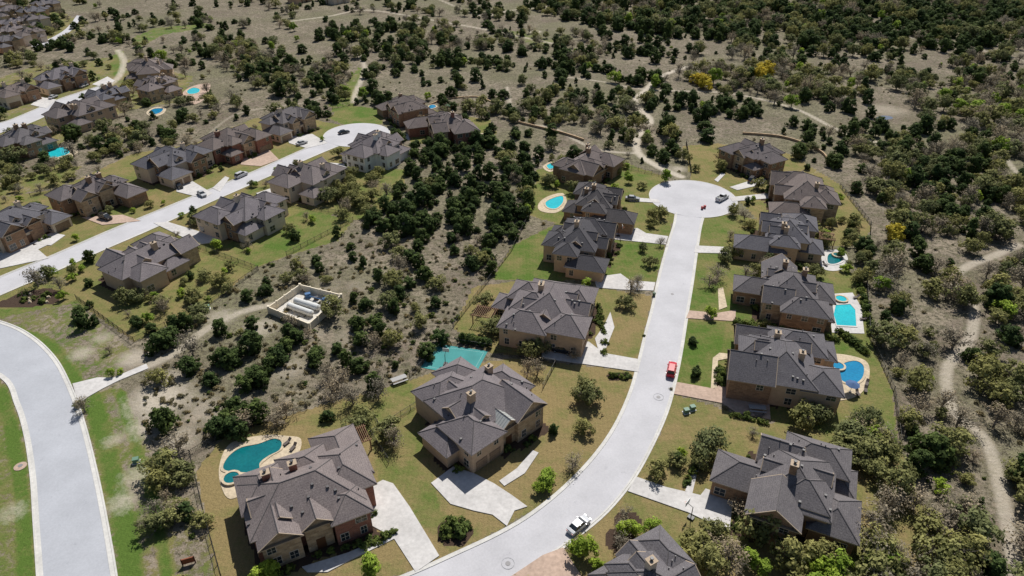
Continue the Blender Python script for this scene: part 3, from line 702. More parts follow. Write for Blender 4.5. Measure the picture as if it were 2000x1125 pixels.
def proto(name,leaf,Rr,Ht,base,clumps,per,ls,seed,limbs=6,flat=1.0,cone=0,trunk=.16,crad=.34):
    rs=np.random.RandomState(seed); mb=MB(); rr=random.Random(seed)
    mb.tube((0,0,-.2),(rr.uniform(-.2,.2),rr.uniform(-.2,.2),Ht*.45),trunk,trunk*.6,7)
    cen=[]
    for i in range(clumps):
        th=rs.rand()*6.283; z=rs.rand(); 
        prof=math.sqrt(max(0,1-((z-.35)/.68)**2)) if not cone else (1-z)**.7*.9+.15
        rr_=math.sqrt(rs.rand())*prof*Rr*(1+.26*math.sin(th*2+seed)+.15*math.sin(th*3+seed*2))
        cen.append((rr_*math.cos(th)*.86,rr_*math.sin(th)*.86,base+z*(Ht-base)*.9))
    for i in range(limbs):
        c=cen[i*len(cen)//max(limbs,1)]
        mb.tube((0,0,Ht*rr.uniform(.12,.4)),(c[0]*.9,c[1]*.9,c[2]),trunk*.45,trunk*.12,5)
        if leaf in('grey','oak'):
            for q in range(5):
                c2=(c[0]*.9+rr.uniform(-1,1)*Rr*.35,c[1]*.9+rr.uniform(-1,1)*Rr*.35,c[2]+rr.uniform(-.2,.8)*Rr*.35)
                mb.tube((c[0]*.55,c[1]*.55,Ht*.3+c[2]*.35),c2,trunk*.16,trunk*.05,4,0,False)
    nv=len(mb.v); nf=len(mb.f)
    C=np.repeat(np.array(cen),per,0); n=len(C)
    d=rs.randn(n,3); d/=np.linalg.norm(d,axis=1)[:,None]
    cr_=Rr*crad*(0.6+.8*np.repeat(rs.rand(clumps),per))
    Pp=C+d*(cr_*(.45+.55*rs.rand(n)))[:,None]*np.array([1,1,flat*.8])
    out=Pp-np.array([0,0,Ht*.35]); out/=np.linalg.norm(out,axis=1)[:,None]+1e-6
    nrm=d*.6+out*.6+rs.randn(n,3)*.4; nrm[:,2]+=.35; nrm/=np.linalg.norm(nrm,axis=1)[:,None]
    a=np.cross(nrm,rs.randn(n,3)); a/=np.linalg.norm(a,axis=1)[:,None]; b=np.cross(nrm,a)
    s=ls*(.6+.8*rs.rand(n))[:,None]
    V=np.stack([Pp-a*s*.5-b*s*.35,Pp+a*s*.6-b*s*.2,Pp+a*s*.3+b*s*.5,Pp-a*s*.45+b*s*.35],1).reshape(-1,3)
    V[:,2]=np.maximum(V[:,2],.03)
    verts=mb.v+[tuple(v) for v in V.tolist()]
    faces=mb.f+[(nv+4*i,nv+4*i+1,nv+4*i+2,nv+4*i+3) for i in range(n)]
    me=bpy.data.meshes.new(name); me.from_pydata(verts,[],faces)
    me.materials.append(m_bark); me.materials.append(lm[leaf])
    me.polygons.foreach_set('material_index',[0]*nf+[1]*n)
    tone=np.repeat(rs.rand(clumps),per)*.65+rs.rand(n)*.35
    rel=np.linalg.norm(Pp[:,:2],axis=1)/Rr; hh=(Pp[:,2]-base)/(Ht-base); tone=np.clip(tone*(.35+.6*hh+.25*rel),0,1)  # sunlit tops and shaded lower, inner leaves painted into the tone, over random variation
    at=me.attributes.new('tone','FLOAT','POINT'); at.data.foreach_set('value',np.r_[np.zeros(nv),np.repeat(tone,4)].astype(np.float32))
    me.update(); return me
PR={}
PR['jun']=[proto('juniper',"jun",2.2,3.5+.25*i,.15,42,52,.32,i+1,limbs=3,crad=.31) for i in range(7)]
PR['junt']=[proto('juniper_tall',"jun",1.6,4.6,.3,32,50,.30,i+21,limbs=2,cone=1,crad=.38) for i in range(2)]
PR['oak']=[proto('live_oak','oak',2.9,4.4,1.2,42,36,.30,i+31,limbs=10,crad=.27,trunk=.2) for i in range(6)]
PR['grey']=[proto('budding_oak','grey',2.7,4.5,1.3,38,16,.20,i+41,limbs=18,crad=.34,trunk=.19) for i in range(4)]
PR['lime']=[proto('spring_tree','lime',2.0,4.2,1.2,34,40,.28,i+51,limbs=7,crad=.32) for i in range(3)]
PR['yel']=[proto('yellow_tree','yel',3.2,5.0,1.0,40,40,.4,i+61,limbs=7,crad=.3) for i in range(2)]
PR['shr']=[proto('shrub','shr',.75,.95,.05,16,34,.17,i+71,limbs=2,trunk=.03,crad=.4) for i in range(4)]
PR['tuf']=[proto('brush','tuf',.8,.7,.05,14,22,.16,i+81,limbs=4,trunk=.03,crad=.4) for i in range(3)]
NM={'jun':'juniper_tree','junt':'juniper_tree','oak':'live_oak_tree','grey':'budding_oak_tree','lime':'leafy_green_tree','yel':'yellow_blossom_tree','shr':'garden_shrub','tuf':'brush'}
def plant(kind,x,y,s,parent=None,name=None,sz=None):
    o=bpy.data.objects.new(name or NM[kind],R.choice(PR[kind])); o.location=(x,y,0); o.rotation_euler[2]=R.random()*6.28
    o.scale=(s*R.uniform(.85,1.15),s*R.uniform(.85,1.15),(sz or s)*R.uniform(.8,1.15)); scene.collection.objects.link(o)
    if parent: o.parent=parent
    return o
def P(kind,lst):
    for q in lst: 
        x,y=G(q[0],q[1]); plant(kind,x,y,q[2] if len(q)>2 else 1)
        markc(x,y,2)
P('jun',[(160,622,.9),(166,640,1),(186,634,.6),(345,650,1.1),(365,645,1.1),(316,682,1.25),(335,668,1),(432,652,1.05),(373,726,1.0),(412,750,.95),(440,712,1.2),(462,705,1),(490,690,1.2),(500,676,1),(530,722,1.1),(500,745,1.1),(515,755,.9),(545,705,1.1),(615,712,1),(617,695,.9),(580,668,1),(565,660,.9),(325,836,1.3),(462,812,1.2),(365,1008,.8),(484,586,.9),(520,575,.9),(495,640,.9),(660,462,.8),(690,508,.7),(684,486,.7),(618,516,.8),(625,530,.7),(700,725,1),(660,690,.8),(675,712,.9),(735,640,.9),(745,660,1),(460,850,1.2),(430,845,1.1),(445,832,1),(505,820,1.1),(1082,845,.5),
 (1352,672,.55),(1358,735,.6),(560,690,1),(480,760,1),(730,760,.9),(700,640,1),(715,600,.9),(640,820,.7),(800,510,1),(815,520,.9),(830,545,1.1),(800,560,.9),(780,580,1),(770,610,.9),(850,600,.8)])
P('junt',[(1498,378,.9),(1504,374,.8),(1352,668,.45),(1360,730,.5),(890,790,.4),(1080,848,.6),(1320,905,.6)])
P('oak',[(245,592,.95),(268,590,.9),(318,600,.9),(382,588,1.0),(432,560,.9),(400,545,.8),(640,395,1.2),(685,385,1.3),(705,405,1.1),(655,372,1),(1150,790,1.15),(1140,770,1),(1138,845,.75),(1283,930,.85),(1323,908,.75),(1380,885,1.4),(1372,905,1),(1480,1050,1.6),(1495,1035,1.3),(1350,1090,1.2),(1380,1110,1.3),(1560,830,1.1),(1590,820,1),(1690,840,1.2),(1655,870,1.2),(1650,905,1.2),(1700,890,1.1),(1290,425,.9),(1275,430,.8),(1222,600,.9),(1255,490,.6),(1270,520,.7),(710,825,1.0),(700,840,.9),(760,855,1),(820,640,.9),(945,600,.9),(960,650,1),(325,925,1.2),(310,950,.9),(350,930,.9),(1415,510,.9),(1430,500,1),(1545,1110,1.2),(1600,1100,1.1),(1880,1090,1.3),(1150,375,1),(1120,378,.9),(1205,340,.8),(1050,690,.9),(1035,695,.9),(1840,1110,1.4),(1720,900,1.2),(1750,960,1.3),(1590,540,.9),(1500,518,.8),(1490,640,.6),
 (40,345,.9),(80,335,.8),(20,360,.9),(130,330,.8),(230,300,.9),(265,290,.9),(205,305,.8)])
P('grey',[(1232,570,1),(1245,560,.9),(1118,915,.9),(740,780,1.1),(690,790,1.2),(660,760,1.1),(650,775,1.0),(640,740,1),(1030,735,.9),(1050,730,.8),(1400,545,1.1),(1385,560,.9),(1440,500,.9),(75,560,1.1),(215,690,.5),(1380,1080,1),(1420,1115,1.3),(1290,480,.6),(600,430,.6),(770,870,.9),(1440,1000,.8),(1660,150,1.6),(480,840,1),(540,830,1),(560,815,1),(350,880,1),(300,560,.6),(1120,700,.7),(730,680,1),(1730,1000,1.3),(1470,850,.5),(1215,1040,.7),(1222,1010,.6),(1212,1065,.7)])
P('lime',[(1140,1085,1.0),(727,1125,1.0),(515,1140,.95),(530,1125,.8),(1068,945,.95),(1060,960,.7),(1388,620,.9),(1145,560,.7),(1610,465,.8),(1630,1120,1.1),(1600,1125,1),(1460,1105,.8),(220,735,.5),(237,730,.4),(145,520,.5),(540,335,.5),(355,425,.5),(262,415,.45),(150,470,.5),(245,385,.4),(500,365,.5),(420,430,.5),(40,395,.5),(630,275,.5),(1330,890,.5),(1640,500,.7),(1650,530,.7),(1545,210,1.6),(1900,230,2),(1950,300,1.8),(1870,220,1.6),(1960,620,1.2),(1840,200,1.6),(320,400,.4),(1490,1120,.7),(1680,870,1),(1670,850,.9)])
P('yel',[(1495,150,1.6),(1480,158,1.3),(1375,172,1.4),(1365,165,1.2),(1745,470,1.0)])
for (u,v,s) in [(872,1040,1.9),(885,1030,2.4),(896,1040,2.4),(905,1030,1.8)]:
    x,y=G(u,v); plant('shr',x,y,s,name='garden_shrub')
def row(kind,p0,p1,n,s):
    a=G(*p0);b=G(*p1)
    for i in range(n):
        t_=i/max(1,n-1); plant(kind,a[0]+(b[0]-a[0])*t_+R.uniform(-.2,.2),a[1]+(b[1]-a[1])*t_+R.uniform(-.2,.2),s*R.uniform(.8,1.2))
row('shr',(1428,812),(1498,828),9,.8); row('shr',(1408,720),(1412,750),5,1.1); row('shr',(1168,600),(1178,645),5,1.1); row('shr',(1180,650),(1180,690),3,1.2)
row('shr',(1478,505),(1590,530),9,1.4); row('shr',(1440,632),(1630,665),14,1.6); row('shr',(1195,735),(1225,737),4,1.2); row('shr',(715,1068),(770,1040),6,1.1)
row('shr',(1340,945),(1368,905),5,1.1); row('shr',(1640,650),(1690,690),8,1.5); row('shr',(1680,560),(1700,650),8,1.7)
row('shr',(900,660),(950,672),8,1.5); row('junt',(905,668),(955,678),6,.6)
for (px_,py_,a_,wings,s_) in house_info[:26]:
    ca,sa=math.cos(a_),math.sin(a_)
    for w in wings:
        if w[6] in('G','S'): continue
        n=int(w[3]/1.7)
        for i in range(n):
            lx=w[0]+w[2]/2+R.uniform(.9,1.7); ly=w[1]-w[3]/2+(i+.5)*w[3]/n
            if any(abs(lx-o[0])<o[2]/2+.5 and abs(ly-o[1])<o[3]/2+.5 for o in wings): continue
            if R.random()<.3: continue
            plant('shr',px_+lx*ca-ly*sa,py_+lx*sa+ly*ca,R.uniform(.7,1.4))
# yard trees
def yard(poly,n,kinds,s0,s1):
    us=[p[0] for p in poly]; vs_=[p[1] for p in poly]; c=0;tr=0
    while c<n and tr<n*30:
        tr+=1; u,v=R.uniform(min(us),max(us)),R.uniform(min(vs_),max(vs_))
        if not pip1(u,v,poly): continue
        x,y=G(u,v)
        if is_ex(x,y,hard) or is_ex(x+1.5,y,hard) or is_ex(x-1.5,y,hard) or is_ex(x,y+1.5,hard): continue
        plant(R.choice(kinds),x,y,R.uniform(s0,s1)); c+=1
yard(LAW[10][0],85,['oak','oak','grey','lime','jun'],.4,.85); yard(LAW[16][0],80,['oak','grey','jun','oak'],.6,1.1); yard(LAW[22][0],40,['oak','jun','grey'],.7,1.2)
yard(LAW[15][0],16,['oak','grey'],.6,.9); yard(LAW[12][0],16,['oak','oak','grey'],.7,1.1); yard(LAW[4][0],12,['oak','lime'],.5,.9); yard(LAW[5][0],22,['oak','jun','lime','oak'],.5,.9); yard(LAW[14][0],12,['oak','jun','grey'],.6,1)
yard([(1640,830),(1755,870),(1790,960),(1900,1180),(1500,1180),(1690,1080),(1700,950)],34,['oak','grey','oak','lime'],.9,1.4)
yard([(1400,400),(1450,420),(1500,520),(1440,560),(1400,520)],7,['grey','oak'],.7,.9)
yard([(1600,430),(1700,470),(1700,600),(1670,560),(1600,480)],12,['oak','jun','oak'],.6,.9)
yard([(1100,1080),(1260,1000),(1420,1060),(1420,1150),(1100,1150)],8,['oak','grey','lime'],.6,1.0)
yard([(270,900),(380,900),(420,1060),(430,1170),(330,1170)],9,['grey','oak'],.5,.9)
# ---------------------------------------------------------------- woodland masses
REG=[ # polygon, probability, juniper share, size, clumpiness
([(-300,330),(2400,330),(2400,-400),(-300,-400)],.28,.60,1.15,1.3),
([(1030,20),(1180,60),(1500,95),(2400,100),(2400,-60),(1080,-60)],.9,.62,1.5,.3),
([(600,50),(780,60),(1060,100),(1300,125),(1300,175),(1100,150),(900,130),(640,110)],.7,.72,1.25,.5),
([(360,70),(520,80),(640,140),(690,150),(700,215),(560,200),(420,130)],.68,.5,1.2,.5),
([(60,60),(240,60),(360,90),(420,140),(420,230),(340,260),(230,300),(80,330),(250,240),(370,200),(350,120),(130,110)],.58,.5,1.05,.5),
([(1030,200),(1160,215),(1180,250),(1160,290),(1080,290),(1000,260)],.5,.75,1.1,.6),
([(930,190),(1050,175),(1180,215),(1250,230),(1240,260),(1060,235)],.55,.55,1.1,.5),
([(1300,190),(1480,195),(1600,250),(1700,330),(1560,280),(1420,260),(1280,260)],.38,.82,1.15,.7),
([(1160,110),(1480,105),(1700,120),(1700,160),(1560,170),(1200,150)],.12,.7,1.15,.9),
([(420,20),(640,20),(640,75),(560,85),(430,60)],.10,.6,1.1,.9),([(720,150),(900,140),(900,190),(760,185)],.14,.7,1.05,.8),
([(1300,150),(1500,130),(2000,170),(2000,260),(1800,200),(1500,200)],.66,.22,1.35,.4),
([(1650,280),(2400,240),(2400,1250),(1930,1250),(1800,1000),(1765,860),(1745,740),(1705,640),(1700,440),(1660,370)],.86,.36,1.22,.3),
([(1790,150),(2400,150),(2400,300),(1750,300)],.74,.32,1.4,.4),
([(690,380),(800,320),(870,290),(1000,285),(1065,330),(1045,400),(1000,480),(950,550),(880,560),(860,480),(720,450)],.86,.84,1.08,.2),
([(640,470),(860,480),(930,560),(880,650),(800,740),(700,765),(640,700),(700,600),(560,560)],.20,.85,.95,.8),
([(800,600),(930,560),(900,640),(800,740),(720,760),(740,690)],.5,.75,.9,.5),
([(500,540),(640,500),(650,560),(600,560),(540,600)],.5,.45,.75,.4),
([(400,650),(560,640),(700,765),(600,800),(380,860),(310,800),(420,720)],.15,.6,.9,.7),
([(300,860),(380,870),(400,1000),(440,1180),(350,1180),(310,960)],.14,.3,.8,.7),
([(-100,330),(60,330),(250,290),(260,320),(110,370),(-100,420)],.5,.3,.95,.4),
([(560,190),(720,190),(740,215),(640,230),(560,210)],.6,.7,1.05,.4),
]
forest=empty('juniper_oak_woodland')
cnt=0; cell=4.6
y=42.0
while y<660:
    c=cell*(1+max(0,y-200)/1100)
    x=-(0.86*y+75)
    while x<0.86*y+75:
        xx=x+R.uniform(-.5,.5)*c; yy=y+R.uniform(-.5,.5)*c; x+=c
        if is_ex(xx,yy): continue
        u,v=proj(xx,yy)
        pr,jf,sz,cl=.14,.5,.95,.6
        for px,p_,j_,s_,c_ in REG:
            if pip1(u,v,px): pr,jf,sz,cl=p_,j_,s_,c_
        nz=mnoise.noise((xx*.035,yy*.035,3.3))+.6*mnoise.noise((xx*.1,yy*.1,9))
        q=pr*(1+cl*nz*3.0)
        if R.random()>q: continue
        nk=mnoise.noise((xx*.025,yy*.025,7.7))
        if R.random()<jf+nk*.6: k='junt' if R.random()<.1 else 'jun'
        else:
            r_=R.random(); k='oak' if r_<.58 else ('grey' if r_<.93 else 'lime')
        s=sz*R.choice([.45,.65,.8,.95,1.05,1.25])*(1 if k!='grey' else 1.05)
        o=plant(k,xx,yy,s,forest,name='tree'); cnt+=1
    y+=c
brush=empty('scrub_brush')
for i in range(2500):
    u=R.uniform(-50,2050); v=R.uniform(100,1150)
    if R.random()<.4: u=R.uniform(280,950); v=R.uniform(450,900)
    x,y=G(u,v)
    if is_ex(x,y): continue
    o=plant('tuf' if R.random()<.85 else 'shr',x,y,R.uniform(.35,1.1),brush,name='tuft')
print('TREES',cnt)
# ---------------------------------------------------------------- fences
def fence(px,h=1.5,name='iron_fence'):
    p=GP(px); mb=MB()
    for a,b in zip(p[:-1],p[1:]):
        L=math.hypot(b[0]-a[0],b[1]-a[1]); n=max(1,int(L/2.4))
        for i in range(n+1):
            x,y=lerp(a,b,i/n); mb.box((x,y,h/2+.05),(.09,.09,h+.1))
        for z in (.2,h-.15): strip(mb,a,b,.05,z,z+.06)
        m=int(L/.3)
        for i in range(m): 
            x,y=lerp(a,b,(i+.5)/m); mb.box((x,y,h/2),(.03,.03,h-.1))
    mb.obj(name,[m_dark])
for px in [[(150,585),(262,668),(400,602),(505,528)],[(505,528),(380,482)],[(560,500),(690,432)],[(372,890),(398,1000),(432,1125)],[(725,850),(760,905)],[(725,850),(820,790)],[(800,738),(872,668),(960,682)],[(730,815),(755,862)],
 [(1640,365),(1700,440),(1692,560),(1698,660),(1745,765),(1758,868)],[(1340,280),(1350,340)],[(885,640),(1000,490),(1045,400)],[(968,688),(1085,712),(1060,760)],[(1755,870),(1640,850)],[(650,375),(670,420),(560,400)],[(300,870),(372,890),(440,850),(600,800)],[(120,370),(60,385)],[(690,205),(640,215)],[(1220,330),(1300,345)]]:
    fence(px)
def stonewall(px,h=.9,w=.5):
    p=catmull(GP(px),5); mb=MB()
    for a,b in zip(p[:-1],p[1:]): strip(mb,a,(b[0]+.02,b[1]),w,-.05,h)
    mb.obj('stone_wall',[wallm['stone']])
stonewall([(1010,240),(1060,252),(1100,262),(1140,275)]); stonewall([(1450,262),(1520,268),(1570,282),(1605,300),(1618,318)]); stonewall([(840,205),(870,195),(930,190),(960,200)],.6)
# ---------------------------------------------------------------- utility enclosure
e=empty('utility_enclosure')
c4=GP([(527,612),(588,568),(668,588),(606,645)]); mb=MB()
mb.slab(c4,-.03,.05); mb.obj('gravel_pad',[M2('gravel',(.55,.52,.47),.2,3)],e); mark(c4)
mb=MB()
for i in range(4):
    strip(mb,c4[i],c4[(i+1)%4],.3,0,2.0+.004*i); mb.box((*c4[i],1.1),(.6,.6,2.3))
    for q in range(1,4):
        x,y=lerp(c4[i],c4[(i+1)%4],q/4); mb.box((x,y,1.05),(.45,.45,2.16))
mb.obj('walls',[M2('enclosure_wall',(.74,.65,.50),.08,2)],e)
mb=MB()
def lp(u,v): return lerp(lerp(c4[0],c4[1],v),lerp(c4[3],c4[2],v),u)
for v in (.34,.55):
    a=Vector((*lp(.22,v),1.0)); b=Vector((*lp(.78,v),1.0)); d=(b-a).normalized()*.35
    mb.tube(a,b,.8,.8,16,0,False); mb.tube(a-d,a,.35,.8,16); mb.tube(b,b+d,.8,.35,16)
    for q in (.2,.8): 
        c=a.lerp(b,q); mb.box((c.x,c.y,.2),(.4,1.2,.4),0,1)
mb.obj('tanks',[plain('tank_white',(.62,.62,.60),.5),m_kerb],e,smooth=False)
mb=MB(); x,y=lp(.3,.84); mb.box((x,y,.7),(1.4,1.0,1.3),.4,0); x,y=lp(.5,.84); mb.box((x,y,.5),(1.2,.8,.9),.4,1); x,y=lp(.72,.82); mb.tube((x,y,0),(x,y,1.4),.5,.5,10,0)
mb.tube((*lp(.3,.82),.9),(*lp(.75,.80),.9),.12,.12,6,0)
mb.obj('pumps',[plain('pump_blue',(.05,.14,.30)),m_pipe],e)
# ---------------------------------------------------------------- vehicles
def vehicle(kind,u,v,tou,tov,color,z=.1,name='parked_car',typ='car'):
    x,y=G(u,v); x2,y2=G(tou,tov); e=empty(name,(x,y,z),math.atan2(y2-y,x2-x))
    pm=plain('car_paint',color,.25,.6); mb=MB(); L,W=(4.7,1.85) if typ=='car' else (5.7,2.0) if typ=='pickup' else (4.9,1.95)
    zb=.95 if typ=='car' else 1.15; zt={'car':1.45,'suv':1.78,'pickup':1.85}[typ]; hl=L/2
    st=[(-hl,.78,zb-.25),(-hl+.12,.92,zb-.08),(-hl+.6,.98,zb),(-.6,1,zb+.02),(.9,1,zb),(hl-.9,.97,zb-.06),(hl-.15,.9,zb-.2),(hl,.74,zb-.38)]
    vs=[];hw=W/2
    for X_,w_,zt_ in st:
        vs+=[(X_,-hw*w_*.96,.28),(X_,-hw*w_,.6),(X_,-hw*w_*.97,zt_-.1),(X_,-hw*w_*.86,zt_),(X_,hw*w_*.86,zt_),(X_,hw*w_*.97,zt_-.1),(X_,hw*w_,.6),(X_,hw*w_*.96,.28)]
    fs=[]
    for i in range(len(st)-1):
        for k in range(8): fs.append((i*8+k,i*8+(k+1)%8,i*8+8+(k+1)%8,i*8+8+k))
    fs+=[tuple(range(8)),tuple(reversed(range(len(vs)-8,len(vs))))]
    fs=[tuple(reversed(f)) for f in fs]
    mb.add(vs,fs,0)
    def cab(x0,x1,tx0,tx1,m,z0,z1,w0,w1):
        mb.add([(x0,-w0,z0),(x1,-w0,z0),(x1,w0,z0),(x0,w0,z0),(tx0,-w1,z1),(tx1,-w1,z1),(tx1,w1,z1),(tx0,w1,z1)],[(4,5,6,7),(0,1,5,4),(1,2,6,5),(2,3,7,6),(3,0,4,7)],m)
    if typ=='car': cb=(-1.75,1.15,-1.15,.35)
    elif typ=='suv': cb=(-2.3,1.25,-2.05,.55)
    else: cb=(-.75,1.45,-.55,.85)
    cab(*cb,1,zb-.02,zt,hw*.86,hw*.68); 
    cab(cb[2]-.03,cb[3]+.05,cb[2]+.06,cb[3]-.1,0,zt-.02,zt+.06,hw*.7,hw*.62)
    xx=cb[2]*.5+cb[3]*.5; mb.box((xx,0,(zb+zt)/2),(.1,W*.79,zt-zb),0,0)
    if typ=='pickup':
        mb.box((-1.8,0,zb+.03),(1.75,1.5,.06),0,2)
        for s in(-1,1): mb.box((-1.8,s*.86,zb+.12),(2.0,.12,.25),0,0)
        mb.box((-hl+.12,0,zb+.12),(.12,1.7,.25),0,0)
    for X_ in (-hl+.95,hl-.95):
        for s in (-1,1):
            mb.tube((X_,s*(hw-.2),.34),(X_,s*(hw+.02),.34),.36,.36,14,2); mb.tube((X_,s*(hw+.0),.34),(X_,s*(hw+.035),.34),.2,.2,10,3)
    for s in(-1,1):
        mb.box((hl-.1,s*hw*.62,zb-.36),(.2,.4,.16),0,3); mb.box((-hl+.06,s*hw*.65,zb-.3),(.16,.35,.18),0,4)
        mb.box((.75,s*(hw+.08),zb+.05),(.18,.2,.15),0,0)
    mb.box((hl-.02,0,.55),(.1,1.0,.2),0,2)
    mb.obj('body',[pm,m_glass,m_dark,plain('car_chrome',(.5,.5,.5),.25,.6,.6),plain('tail_light',(.4,.01,.01),.3)],e)
vehicle(0,1130,1030,1165,1000,(.50,.51,.53),.12,'parked_car','car')
vehicle(0,1311,726,1318,690,(.50,.015,.03),.12,'parked_car','suv')
vehicle(0,1098,688,1138,696,(.012,.012,.015),.16,'parked_suv','suv')
vehicle(0,1410,390,1425,382,(.6,.6,.6),.12,'pickup_truck','pickup')
vehicle(0,1468,354,1475,346,(.03,.03,.035),.16,'parked_car','suv')
vehicle(0,472,345,492,336,(.5,.5,.5),.12,'parked_car','suv')
vehicle(0,350,366,359,374,(.02,.02,.02),.16,'parked_car','car'); vehicle(0,207,428,226,434,(.02,.02,.02),.16,'parked_suv','suv')
vehicle(0,672,261,686,258,(.02,.02,.02),.13,'parked_car','car'); vehicle(0,395,382,405,390,(.5,.5,.5),.16,'parked_car','car')
vehicle(0,165,170,180,164,(.45,.45,.45),.16,'parked_car','car'); vehicle(0,105,192,115,188,(.5,.5,.5),.16,'parked_car','car'); vehicle(0,590,282,603,278,(.5,.5,.5),.16,'parked_car','car'); vehicle(0,1235,391,1250,392,(.35,.35,.35),.16,'parked_car','car')
# ---------------------------------------------------------------- small things
def bin_(u,v,c):
    x,y=G(u,v); mb=MB(); mb.box((x,y,.55),(.5,.55,.85),.3,0,1.2); mb.box((x,y,1.02),(.64,.7,.09),.3,0); mb.tube((x-.25,y-.3,.14),(x+.25,y-.3,.14),.13,.13,8,1); mb.obj('trash_bin',[plain('bin_plastic',c,.6),m_dark])
bin_(1371,409,(.35,.03,.03)); bin_(1376,407,(.35,.03,.03)); bin_(1277,578,(.05,.1,.05))
x,y=G(370,1102); e=empty('wooden_sign',(x,y,0),rad(20)); mb=MB(); mb.box((0,0,.9),(1.7,.12,1.1)); mb.box((0,0,1.5),(1.9,.2,.12)); mb.obj('board',[plain('sign_brown',(.24,.07,.03),.8)],e)
mb=MB(); [mb.box((s*.95,0,.8),(.16,.16,1.7)) for s in(-1,1)]; mb.obj('posts',[plain('post_brown',(.10,.035,.02),.8)],e)
def ubox(u,v):
    x,y=G(u,v); mb=MB(); mb.box((x,y,.05),(1.4,1.2,.14),.3,1); mb.box((x,y,.55),(1.0,.85,.9),.3,0); mb.box((x,y,1.03),(1.08,.92,.08),.3,0); mb.obj('utility_box',[plain('utility_green',(.12,.22,.15),.6),m_kerb])
ubox(267,903); ubox(406,603); ubox(1352,800); ubox(1340,806)
def manhole(u,v,paint=True):
    x,y=G(u,v); mb=MB(); pts=lambda r:[(x+r*math.cos(k*.3142),y+r*math.sin(k*.3142)) for k in range(20)]
    mb.slab(pts(.42),.08,.122,0); mb.obj('manhole_cover',[plain('cast_iron',(.22,.21,.21),.6)])
    if paint:
        mb=MB()
        n=24; r0,r1=1.0,1.08
        for k in range(n):
            a0,a1=2*math.pi*k/n,2*math.pi*(k+1)/n
            mb.add([(x+r0*math.cos(a0),y+r0*math.sin(a0),.118),(x+r1*math.cos(a0),y+r1*math.sin(a0),.118),(x+r1*math.cos(a1),y+r1*math.sin(a1),.118),(x+r0*math.cos(a1),y+r0*math.sin(a1),.118)],[(0,1,2,3)])
        mb.obj('manhole_collar',[M2('patch',(.34,.34,.35),.1,3)])
manhole(992,1101); manhole(1286,776); manhole(1313,575,False); manhole(40,910,False)
x,y=G(40,911); mb=MB(); mb.slab([(x+1.1*math.cos(k*.3142),y+1.1*math.sin(k*.3142)) for k in range(20)],-.02,.1); mb.obj('manhole_pad',[m_tanc])
x,y=G(1712,1112); e=empty('dome_tent',(x,y,0),.3); mb=MB(); N=16
prof=[(1.7,0),(1.6,.7),(1.25,1.3),(.7,1.7),(0.05,1.85)]
for i in range(N):
    a0,a1=2*math.pi*i/N,2*math.pi*(i+1)/N
    for (r0,z0),(r1,z1) in zip(prof[:-1],prof[1:]):
        mb.add([(r0*math.cos(a0),r0*math.sin(a0),z0),(r0*math.cos(a1),r0*math.sin(a1),z0),(r1*math.cos(a1),r1*math.sin(a1),z1),(r1*math.cos(a0),r1*math.sin(a0),z1)],[(0,1,2,3)],0 if (i//4)%2 else 1)
mb.obj('canopy',[plain('tent_white',(.7,.72,.7),.7),plain('tent_green',(.03,.40,.12),.7)],e)
def umbrella(u,v,c=(.5,.45,.38)):
    x,y=G(u,v); e=empty('patio_umbrella',(x,y,.1)); mb=MB(); mb.tube((0,0,0),(0,0,2.5),.04,.04,6,1)
    for i in range(8):
        a0,a1=i*math.pi/4,(i+1)*math.pi/4; mb.add([(1.5*math.cos(a0),1.5*math.sin(a0),2.1),(1.5*math.cos(a1),1.5*math.sin(a1),2.1),(0,0,2.6)],[(0,1,2)],0)
    mb.tube((0,0,.0),(0,0,.1),.3,.3,10,1); mb.obj('canopy',[plain('umbrella_fabric',c,.9),m_dark],e)
def lounger(u,v,a):
    x,y=G(u,v); mb=MB(); mb.box((0,0,.35),(1.3,.65,.08),0,0); mb.add([(.6,-.32,.36),(.6,.32,.36),(1.15,.32,.85),(1.15,-.32,.85),(.6,-.32,.28),(.6,.32,.28),(1.2,.32,.8),(1.2,-.32,.8)],[(0,1,2,3),(7,6,5,4),(0,3,7,4),(1,5,6,2),(3,2,6,7)],0)
    for i in(-.5,.5):
        for j in(-.25,.25): mb.tube((i,j,0),(i,j,.33),.03,.03,5,1)
    mb.obj('pool_lounger',[plain('lounger_fabric',(.10,.08,.07),.8),m_dark],None,False,(x,y,.1),a)
for u,v,a in [(1692,752,1),(1690,765,1.2),(1675,772,1.5),(1610,768,2),(1670,583,.4),(1684,625,0),(1612,519,2),(560,868,1),(572,878,1.2),(1480,815,0)]: lounger(u,v,a)
umbrella(1660,766,(.06,.12,.25))
def pergola(u,v,a,w=5,d=4,mat=None):
    x,y=G(u,v); e=empty('pergola',(x,y,0),a); mb=MB()
    for i in(-1,1):
        for j in(-1,1): mb.box((i*w/2,j*d/2,1.35),(.22,.22,2.7))
        mb.box((0,i*d/2,2.78),(w+.8,.12,.22))
    for k in range(12): mb.box((-w/2+w*k/11,0,2.97),(.08,d+.8,.14))
    mb.obj('frame',[plain('stained_wood',(.26,.14,.08),.8)],e)
pergola(948,628,rad(-17)); pergola(1610,478,rad(-17),4,4); pergola(700,872,rad(27),4,4); pergola(535,440,rad(-31),4,3)
def table(u,v,a):
    x,y=G(u,v); e=empty('picnic_table',(x,y,.16),a); mb=MB(); mb.box((0,0,.76),(3.4,1.1,.07)); 
    for s in(-1,1):
        mb.box((0,s*.95,.46),(3.4,.35,.06)); 
        for t_ in(-1,1): mb.box((t_*1.3,s*.4,.37),(.1,.1,.74)); mb.box((t_*1.3,s*.95,.22),(.08,.08,.44))
    mb.obj('table',[plain('table_grey',(.35,.34,.33),.7)],e)
table(1478,802,rad(-8)); table(780,745,rad(30))
